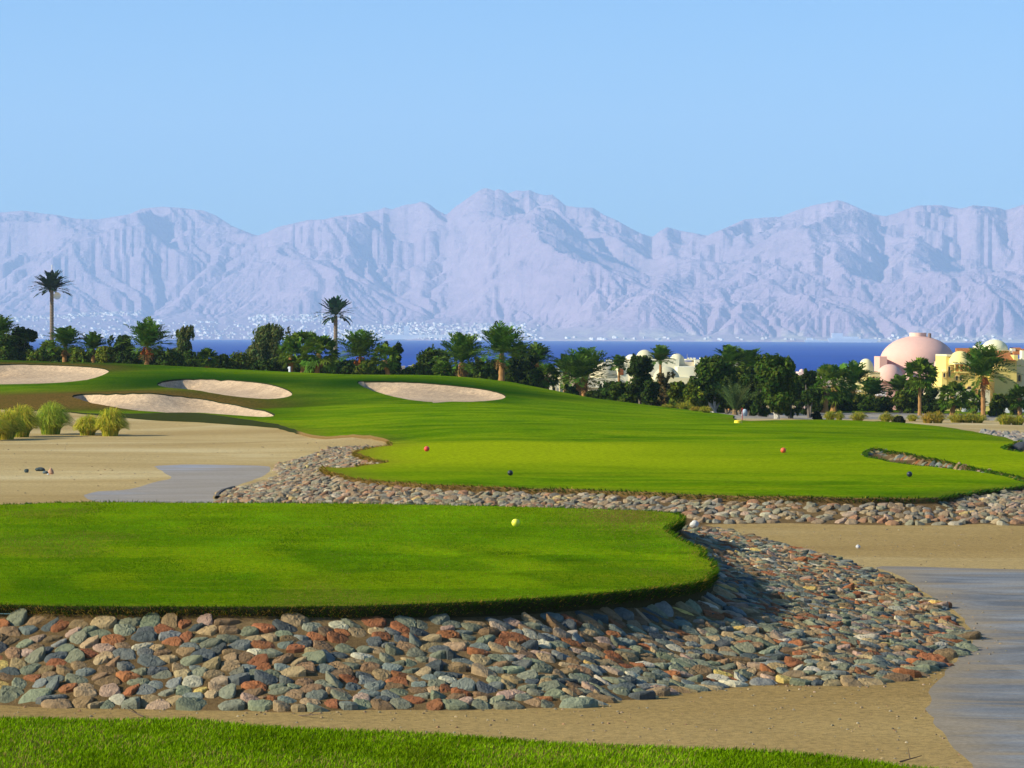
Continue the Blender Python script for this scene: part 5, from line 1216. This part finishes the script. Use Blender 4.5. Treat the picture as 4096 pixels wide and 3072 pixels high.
# far right: the yellow building
b = bld('yellow_villa', 3900, 1640, 330, 'large yellow building with arches, terracotta roofs and a pale dome at the right edge')
pbox(b, 'wall', 3978, 4066, 1441, 1645, 332, 9, YEL, down=True); pbox(b, 'wall', 4062, 4200, 1437, 1645, 334, 9, (.80, .68, .40), down=True)
pbox(b, 'wall', 3784, 3900, 1424, 1620, 326, 8, YEL, down=True); pbox(b, 'wall', 3767, 3786, 1486, 1640, 325.5, 7, YEL, down=True); pbox(b, 'wall', 3898, 3982, 1412, 1640, 336, 7, YEL, down=True)
pbox(b, 'wall', 3790, 3960, 1560, 1620, 322, 4.2, CREAM, down=True); pbox(b, 'parapet', 3786, 3820, 1418, 1426, 325.8, 8.4, CREAM); pbox(b, 'parapet', 4056, 4072, 1420, 1443, 331.5, 9.6, YEL)
pdome(b, 'roof', 3848, 1404, 1452, 47, 324.8, (.82, .66, .26), drum=.2)
# open loggia with posts
lg = pbox(b, 'loggia', 3818, 3894, 1452, 1456, 324.2, 2.0, CREAM); pbox(lg, 'back_wall', 3820, 3892, 1456, 1492, 325.6, .3, (.55, .24, .06)); pbox(lg, 'rail', 3818, 3894, 1486, 1492, 324.2, .25, YEL)
for k in range(5): pbox(lg, 'post', 3819+k*17.6, 3822.5+k*17.6, 1456, 1486, 324.25, .3, YEL)
for a_, b_, c_, d_, D_ in [(3793, 3801, 1466, 1508, 325.95), (3822, 3832, 1503, 1520, 325.95), (3838, 3848, 1503, 1522, 325.95), (3773, 3781, 1492, 1508, 325.45), (3800, 3812, 1575, 1592, 321.95), (3868, 3886, 1545, 1558, 325.95), (4072, 4082, 1500, 1525, 333.95), (4074, 4084, 1425, 1436, 333.9)][:7]: window(b, a_, b_, c_, d_, D_)
def tile_roof(parent, x0, x1, yt, yb, D, dep):
    a = W(x0, yt, D+dep); b_ = W(x1, yb, D); xa = W(x0, yb, D)[0]; mb = MB(); n = 22; 
    for k in range(n):
        u0 = xa+(b_[0]-xa)*k/n; u1 = xa+(b_[0]-xa)*(k+.86)/n; mb.add([(u0, D-.3, b_[2]), (u1, D-.3, b_[2]), (u1, D+dep, a[2]), (u0, D+dep, a[2]), (u0, D-.3, b_[2]-.12), (u1, D-.3, b_[2]-.12), (u1, D+dep, b_[2]-.12), (u0, D+dep, b_[2]-.12)], [(0, 1, 2, 3), (4, 0, 3, 7), (1, 5, 6, 2), (0, 4, 5, 1)], np.array(TERRA)*(.85+.3*((k*7) % 5)/5))
    mb.add([(xa, D-.25, b_[2]-.03), (b_[0], D-.25, b_[2]-.03), (b_[0], D+dep, a[2]-.05), (xa, D+dep, a[2]-.05)], [(0, 1, 2, 3)], TERRA); return mb.build('roof', M['tile'], parent)
tile_roof(b, 3976, 4062, 1402, 1441, 331.6, 4.5); tile_roof(b, 3842, 3925, 1392, 1415, 335.6, 4.0); tile_roof(b, 4056, 4100, 1390, 1415, 340, 3.0); tile_roof(b, 4098, 4180, 1395, 1425, 338, 3.0)
pbox(b, 'chimney', 4046, 4062, 1394, 1412, 341, 1.5, WHITE); pbox(b, 'chimney', 4088, 4098, 1402, 1437, 336, 1.5, WHITE)
pbox(b, 'drum', 3934, 4042, 1400, 1412, 341, 10, CREAM); pdome(b, 'dome', 3988, 1358, 1401, 54, 341.5, (.78, .72, .44), drum=.2)
pbox(b, 'turret', 3902, 3924, 1384, 1414, 337.5, 2.0, WHITE); pdome(b, 'turret_cap', 3913, 1369, 1384, 10, 337.6, WHITE, p=1.8, k=16)
for k in range(5): pbox(b, 'finial', 3770+k*3.4, 3771.6+k*3.4, 1478, 1486, 325.6, .2, WHITE) if k % 2 == 0 else None
t_ = bld('garden_wall', 3850, 1640, 300, 'yellow garden wall with a brown rail below the yellow building', 'wall'); pbox(t_, 'wall', 3752, 3968, 1622, 1646, 300, .4, YEL, down=True); pbox(t_, 'rail', 3752, 3968, 1616, 1619, 299.9, .25, (.30, .16, .05), 'tile')
for k in range(6): pbox(t_, 'post', 3754+k*42, 3757+k*42, 1616, 1623, 299.85, .2, (.30, .16, .05), 'tile')
t_ = bld('terrace_house', 3760, 1590, 315, 'stepped cream terraces between the hedge and the yellow building', 'building'); pbox(t_, 'wall', 3715, 3790, 1572, 1640, 316, 4, CREAM, down=True); pbox(t_, 'ledge', 3712, 3770, 1546, 1556, 318, 3, YEL); pbox(t_, 'wall', 3716, 3768, 1556, 1572, 318.3, 3, CREAM, down=True); pbox(t_, 'ledge', 3710, 3800, 1590, 1598, 315.4, .8, CREAM)
# the pink dome hall
b = bld('pink_domed_hall', 3690, 1500, 400, 'huge pink dome with a flat cap on a pink hall', 'building')
D_ = 395; C = W(3692, 1452, D_); R_ = 152*D_/FPX/4; sc = D_/FPX/4
prof = [(R_*1.01, C[2]-9)]+[(abs(a)*sc, C[2]+hh_*sc) for a, hh_ in [(153, 0), (150, 22), (142, 42), (130, 58), (115, 72), (98, 84), (80, 93), (60, 100), (42, 104.5), (36, 106)]]
mb = MB(); mb.lathe(C[0], D_+R_, prof+[(.01, prof[-1][1]+.1)], 56, PINK); mb.build('dome', M['plaster'], b, True)
mb = MB(); mb.lathe(C[0]+1*sc, D_+R_, [(34*sc, C[2]+104*sc), (34*sc, C[2]+121*sc), (30*sc, C[2]+121.5*sc), (.01, C[2]+121.5*sc)], 36, (.78, .52, .42)); mb.build('dome_cap', M['plaster'], b, False)
mb = MB(); mb.lathe(C[0]+44*sc, D_+R_-1, [(7*sc, C[2]+100*sc), (7*sc, C[2]+119*sc), (.01, C[2]+120*sc)], 12, (.25, .18, .16)); mb.build('vent', M['plaster'], b)
pbox(b, 'buttress', 3519, 3548, 1426, 1460, 392, 6, PINK, down=True); pbox(b, 'wall', 3516, 3600, 1512, 1600, 372, 10, PINK, down=True)
pdome(b, 'small_dome', 3566, 1457, 1517, 56, 371, (.68, .42, .34), drum=.3); pdome(b, 'small_dome', 3640, 1491, 1520, 26, 368, (.68, .42, .34), drum=1.5); pdome(b, 'small_dome', 3752, 1505, 1560, 34, 345, (.72, .46, .36), drum=1.5)
pbox(b, 'wall', 3598, 3840, 1520, 1600, 378, 8, PINK, down=True); pbox(b, 'wall', 3772, 3846, 1448, 1600, 381, 8, (.70, .44, .34), down=True)
# yellow turret
b = bld('domed_turret', 3468, 1520, 350, 'yellow turret with a tall pale dome left of the pink dome', 'turret')
pbox(b, 'wall', 3436, 3480, 1490, 1640, 350, 6.0, (.80, .70, .34), down=True); pbox(b, 'wall', 3478, 3520, 1488, 1640, 348.5, 6.5, (.66, .56, .30), down=True); pdome(b, 'dome', 3468, 1435, 1492, 33, 349.5, (.80, .70, .40), p=.85, drum=.3); pbox(b, 'ledge', 3432, 3440, 1560, 1566, 349.5, 1, YEL)  # right wall in a darker yellow, its shade put into the colour
window(b, 3491, 3499, 1506, 1530, 348.45); pbox(b, 'canopy', 3418, 3446, 1562, 1567, 347, 3, WHITE); pbox(b, 'canopy', 3512, 3544, 1565, 1584, 346, 3, (.72, .68, .74))
# small pink roofs seen above the bushes
for k, (a_, t1, w_) in enumerate([(3208, 1476, 26), (3238, 1486, 20), (3272, 1494, 26), (3300, 1500, 40)]):
    b = bld('small_villa', a_, t1, 420, ['tiny pink domed roof just right of the spreading tree', 'second tiny pink roof, slightly lower', 'third tiny pink roof near the palm pair', 'rightmost small pink wall behind the palm pair'][k], 'building', 'small pink villas above the bushes'); pbox(b, 'wall', a_-w_/2, a_+w_/2, t1+12, t1+60, 420, 6, (.74, .56, .52), down=True); pdome(b, 'dome', a_, t1, t1+13, w_*.42, 420, (.70, .50, .46), drum=.2)
# white villas, right of centre
Gv = 'cream and white villas'
b = bld('white_villa', 2640, 1450, 350, 'wide white villa with stepped flat roofs and small domes', 'building', Gv)
pbox(b, 'wall', 2600, 2716, 1438, 1580, 352, 9, WHITE, down=True); pbox(b, 'wall', 2714, 2800, 1466, 1580, 349, 9, WHITE, down=True); pbox(b, 'wall', 2716, 2790, 1447, 1470, 356, 6, (.62, .55, .42)); pbox(b, 'wall', 2780, 2832, 1440, 1580, 355, 7, WHITE, down=True); pbox(b, 'parapet', 2742, 2786, 1437, 1442, 357, 5, WHITE)  # the duller wall is a shaded side face, shade painted in
pdome(b, 'dome', 2710, 1414, 1448, 31, 353, (.64, .58, .40), drum=.3); pdome(b, 'dome', 2664, 1424, 1442, 20, 354, (.66, .60, .44), drum=.3); pbox(b, 'wall', 2628, 2650, 1420, 1440, 357, 3, WHITE); pbox(b, 'finial', 2748.5, 2750, 1416, 1440, 356.5, .2, (.3, .3, .3), 'paint')
for k, a_ in enumerate((2750, 2762, 2776, 2800, 2812)): pbox(b, 'chimney', a_, a_+7, 1431, 1442, 357.5, 1.2, WHITE)
window(b, 2690, 2700, 1478, 1500, 351.9, CREAM); window(b, 2790, 2800, 1470, 1486, 348.9, CREAM) 
b = bld('domed_villa', 2680, 1500, 330, 'low cream villa with a broad dome below the wide white one', 'building', Gv); pdome(b, 'dome', 2668, 1467, 1520, 54, 332, (.52, .48, .32), drum=.2); pbox(b, 'wall', 2620, 2775, 1510, 1590, 331, 10, (.80, .72, .44), down=True); pbox(b, 'wall', 2710, 2772, 1468, 1512, 340, 6, WHITE)
b = bld('domed_villa', 2575, 1420, 360, 'villa whose round cream dome rises behind the leafy tree', 'building', Gv); pdome(b, 'dome', 2580, 1399, 1436, 35, 360, (.62, .56, .36), drum=.3); pdome(b, 'dome', 2526, 1418, 1446, 30, 362, WHITE, drum=.3); pbox(b, 'wall', 2495, 2620, 1436, 1580, 361, 9, WHITE, down=True)
b = bld('white_villa', 2495, 1470, 345, 'white villa with a gable and a brown door', 'building', Gv); pbox(b, 'wall', 2476, 2512, 1466, 1580, 345, 7, WHITE, down=True); a_ = W(2478, 1468, 345); b2 = W(2508, 1452, 345); mb = MB(); mb.add([(a_[0], 345, a_[2]), (b2[0], 345, a_[2]), (b2[0], 345, b2[2]), (a_[0], 352, a_[2]), (b2[0], 352, a_[2]), (b2[0], 352, b2[2])], [(0, 1, 2), (3, 5, 4)], WHITE); mb.add([(a_[0], 345, a_[2]), (b2[0], 345, b2[2]), (b2[0], 352, b2[2]), (a_[0], 352, a_[2]), (b2[0], 345, a_[2]), (b2[0], 352, a_[2])], [(0, 1, 2, 3), (1, 4, 5, 2)], WHITE); mb.build('gable', M['plaster'], b); pbox(b, 'door', 2480, 2494, 1474, 1500, 344.9, .12, (.22, .07, .03), 'tile')
b = bld('domed_villa', 2420, 1480, 335, 'villa with the largest cream dome, right of the twin trunk palms', 'building', Gv); pdome(b, 'dome', 2416, 1448, 1512, 57, 335, (.60, .52, .34), drum=.5); pbox(b, 'wall', 2340, 2480, 1512, 1600, 334, 12, WHITE, down=True); pbox(b, 'wall', 2424, 2474, 1447, 1512, 350, 1.0, WHITE)
for k in range(5): pbox(b, 'merlon', 2425+k*9, 2430+k*9, 1437+k*1.2, 1448, 350, .9, WHITE)
b = bld('white_villa', 2215, 1500, 315, 'white stepped wall and arch glimpsed left of the twin trunk palms', 'building', Gv); pbox(b, 'wall', 2216, 2238, 1472, 1590, 318, 5, WHITE, down=True); pbox(b, 'wall', 2190, 2236, 1530, 1590, 312, 5, WHITE, down=True); pbox(b, 'wall', 2240, 2252, 1500, 1590, 316, 4, CREAM, down=True); window(b, 2210, 2222, 1548, 1566, 311.95, CREAM)
b = bld('white_villa', 2360, 1560, 300, 'small cream garden house behind the twin palm trunks', 'building', Gv); pbox(b, 'wall', 2345, 2392, 1550, 1600, 300, 5, CREAM, down=True); pbox(b, 'parapet', 2343, 2394, 1545, 1551, 299.8, 5.4, WHITE)
b = bld('white_villa', 2870, 1420, 350, 'white chimney house showing between palm crowns above the biggest tree', 'building', Gv); pbox(b, 'wall', 2880, 2960, 1425, 1580, 352, 8, WHITE, down=True); pbox(b, 'chimney', 2930, 2946, 1408, 1426, 352, 3, WHITE)
# beach huts by the water
for k, (a_, t1, w_) in enumerate([(1606, 1464, 24), (1645, 1462, 22)]):
    b = bld('beach_hut', a_, t1, 900, ['flat grey hut at the water, left in the sea gap', 'flat pinkish hut at the water, right in the sea gap'][k], 'hut'); pbox(b, 'roof', a_-w_/2-2, a_+w_/2+2, t1, t1+2, 900, 5, (.5, .48, .46)); pbox(b, 'wall', a_-w_/2, a_+w_/2, t1+2, t1+10, 900.3, 4, (.6, .5, .42), down=True)
x, y, zb = spot(1159, 264); mb = MB(); mb.tube([(0, 0, 0), (0, 0, zat(1159, 1466, 264)-zb)], .11, 10, (.75, .78, .82)); mb.box(-.20, .0, -.06, .06, 2.2 if zat(1159, 1466, 264)-zb > 2.4 else .6, 2.35 if zat(1159, 1466, 264)-zb > 2.4 else .75, (.75, .78, .82)); tag(mb.build('white_post', M['paint'], None, False, (x, y, zb)), 'white post at the foot of the leftmost cluster palm', 'post')
x, y, zb = spot(3347, 284); mb = MB(); mb.box(-.35, .35, -.2, .2, 0, .55, (.75, .66, .42)); mb.box(-.4, .4, -.25, .25, .55, .62, (.8, .75, .6)); tag(mb.build('electric_box', M['paint'], None, False, (x, y, zb)), 'pale box on the far lawn strip by the palm pair', 'box')

# ================================================================== THE TOWN ACROSS THE GULF
rg = np.random.default_rng(5)
VS = np.full(MZ.shape, 0.0)
_p = proj(np.stack([MX, MD, MZ+SEAZ+.5], -1)); VY = _p[..., 1]; VX = _p[..., 0]
def on_slope(fx, fy):
    i = int(np.clip(np.searchsorted(MU, fx), 0, NU-1)); c = VY[i]; j = np.nonzero(c < fy)[0]
    j = j[0] if len(j) else 0
    return MX[i, j], MD[i, j], MZ[i, j]+SEAZ+.5
def house_mesh(k):
    mb = MB(); w, d, h = [(18, 14, 9), (26, 14, 7), (20, 14, 9), (34, 16, 8)][k]
    mb.box(-w/2, w/2, -d/2, d/2, -8, h, (.92, .90, .86)); mb.box(-w/2+1, w/2-w*.45, -d/2+1, d/2-2, h, h+3.2, (.76, .74, .68)); mb.box(-w*.30, -w*.12, -d/2-.25, -d/2+.2, h*.3, h*.7, (.15, .15, .17)); mb.box(w*.1, w*.3, -d/2-.25, -d/2+.2, h*.3, h*.7, (.15, .15, .17)); return mb.mesh('far_house', M['house'])
HM = [house_mesh(k) for k in range(4)]
spots = []
def town(n, x0, x1, f0, f1, wgt, pw=1.0):
    for _ in range(n):
        a_ = rg.uniform(x0, x1); t = rg.random()**pw; y0 = f0(a_); y1 = f1(a_); spots.append((a_, y1+(y0-y1)*t, wgt))
shore = lambda a: 1353+a*.0032
town(800, 0, 2150, lambda a: 1285+(a-900)*.012, shore, 1, 1.8); town(480, 1300, 2100, lambda a: 1300+(a-1700)*-.01, shore, 1, 1.2); town(170, 0, 560, lambda a: 1262-(a-250)*.05, lambda a: 1276-(a-250)*.05, 1)
town(200, 1000, 1400, lambda a: 1262, lambda a: 1290, 1); town(60, 2100, 4096, lambda a: shore(a)-10, shore, 1); town(24, 3500, 4000, lambda a: shore(a)-22, shore, 1)
spots = np.array([(a_, b_) for a_, b_, _ in spots]); 
order = np.argsort(-spots[:, 1]); ind = order[::6][:285]; rest = np.setdiff1d(order, ind)
rowsT = {}
for i in ind: rowsT.setdefault(int((1366-spots[i, 1])//7), []).append(i)
zones = [(0, 300, 'left of the tallest palm mast'), (300, 900, 'between the bright trunk palm and the leaning trees'), (900, 1342, 'left of the slender palm mast'), (1342, 1740, 'right of the slender palm mast'), (1740, 2150, 'before the sunlit tall palm'), (2150, 3300, 'above the white villas'), (3300, 4100, 'near the pink dome')]
for rw, l in sorted(rowsT.items()):
    l.sort(key=lambda i: spots[i, 0]); c = 0
    for i in l:
        k = int(rg.integers(0, 4)); P = on_slope(*spots[i]); o = link('far_house', HM[k], None, P); o.rotation_euler = (0, 0, rg.uniform(-1.15, -.55)); s_ = rg.uniform(.8, 1.5); o.scale = (s_, s_, s_*.75); c += 1
        tag(o, f"{['small boxy', 'wide low', 'squat square', 'long flat'][k]} white house across the water, {ordi(rw+1)} row up, {ordi(c)} from left", 'house', 'white houses of the town on the far shore')
mb = MB()
for i in rest:
    P = on_slope(*spots[i]); w, d, h = rg.uniform(9, 26), rg.uniform(8, 15), rg.uniform(5, 11); a_ = rg.uniform(-1.15, -.55); ca, sa = math.cos(a_), math.sin(a_); c8 = [(P[0]+ca*u*w/2-sa*v*d/2, P[1]+sa*u*w/2+ca*v*d/2, z_) for z_ in (P[2]-6, P[2]+h) for u, v in ((-1, -1), (1, -1), (1, 1), (-1, 1))]; mb.add(c8, [(0,3,2,1),(4,5,6,7),(0,1,5,4),(1,2,6,5),(2,3,7,6),(3,0,4,7)], np.array([.62, .58, .55])*rg.uniform(.7, 1.1))
tag(mb.build('far_town', M['house']), 'scattered small white houses of the town on the far shore', 'town', None, 'stuff')
P = on_slope(1645, 1356); b = empty('far_hall', (P[0], P[1], P[2])); tag(b, 'long white hall with a short tower on the far waterfront', 'building'); mb = MB(); mb.box(-170, 220, -12, 12, -4, 24, (.82, .80, .76)); mb.build('wall', M['house'], b); mb = MB(); mb.box(-45, -15, -14, 10, 24, 75, (.82, .80, .76)); mb.build('tower', M['house'], b)
def ship(fx, D, L, label):
    p = at_z(np.array([fx]), np.array([1366.+fx*.003]), SEAZ)[0]; p = atD(fx, 1300., D); o = empty('ship', (p[0], D, SEAZ)); tag(o, label, 'ship'); mb = MB()
    mb.add([(-L/2, -6, 0), (L*.46, -6, 0), (L*.46, 6, 0), (-L/2, 6, 0), (-L*.54, -8, L*.09), (L*.5, -8, L*.07), (L*.5, 8, L*.07), (-L*.54, 8, L*.09)], [(0, 1, 5, 4), (1, 2, 6, 5), (2, 3, 7, 6), (3, 0, 4, 7), (4, 5, 6, 7)], (.82, .82, .82)); mb.build('hull', M['house'], o)
    mb = MB(); mb.box(-L*.45, -L*.22, -6, 6, L*.08, L*.19, (.85, .85, .85)); mb.box(-L*.22, L*.1, -6, 6, L*.08, L*.12, (.85, .85, .85)); mb.build('deck_house', M['house'], o)
ship(3415, 14300, 250, 'white ship by the far shore, left of the pink dome'); ship(3268, 14500, 120, 'small pale boat by the far shore, left of the white ship')

# ================================================================== HAZE
hm = bpy.data.materials.new('haze_air'); hm.use_nodes = True; nt = hm.node_tree; nt.nodes.clear()
pv = nt.nodes.new('ShaderNodeVolumePrincipled'); out = nt.nodes.new('ShaderNodeOutputMaterial')
pv.inputs['Color'].default_value = (0.53, 0.765, 1.0, 1); pv.inputs['Density'].default_value = 6.1e-5; pv.inputs['Anisotropy'].default_value = 0.0
nt.links.new(pv.outputs[0], out.inputs['Volume'])
mb = MB(); mb.box(-17000, 17000, -600, 27000, -16.5, 2100)
hz = mb.build('haze', hm); hz['kind'] = 'stuff'; tag(hz, 'pale blue haze in the air over the gulf', 'haze')
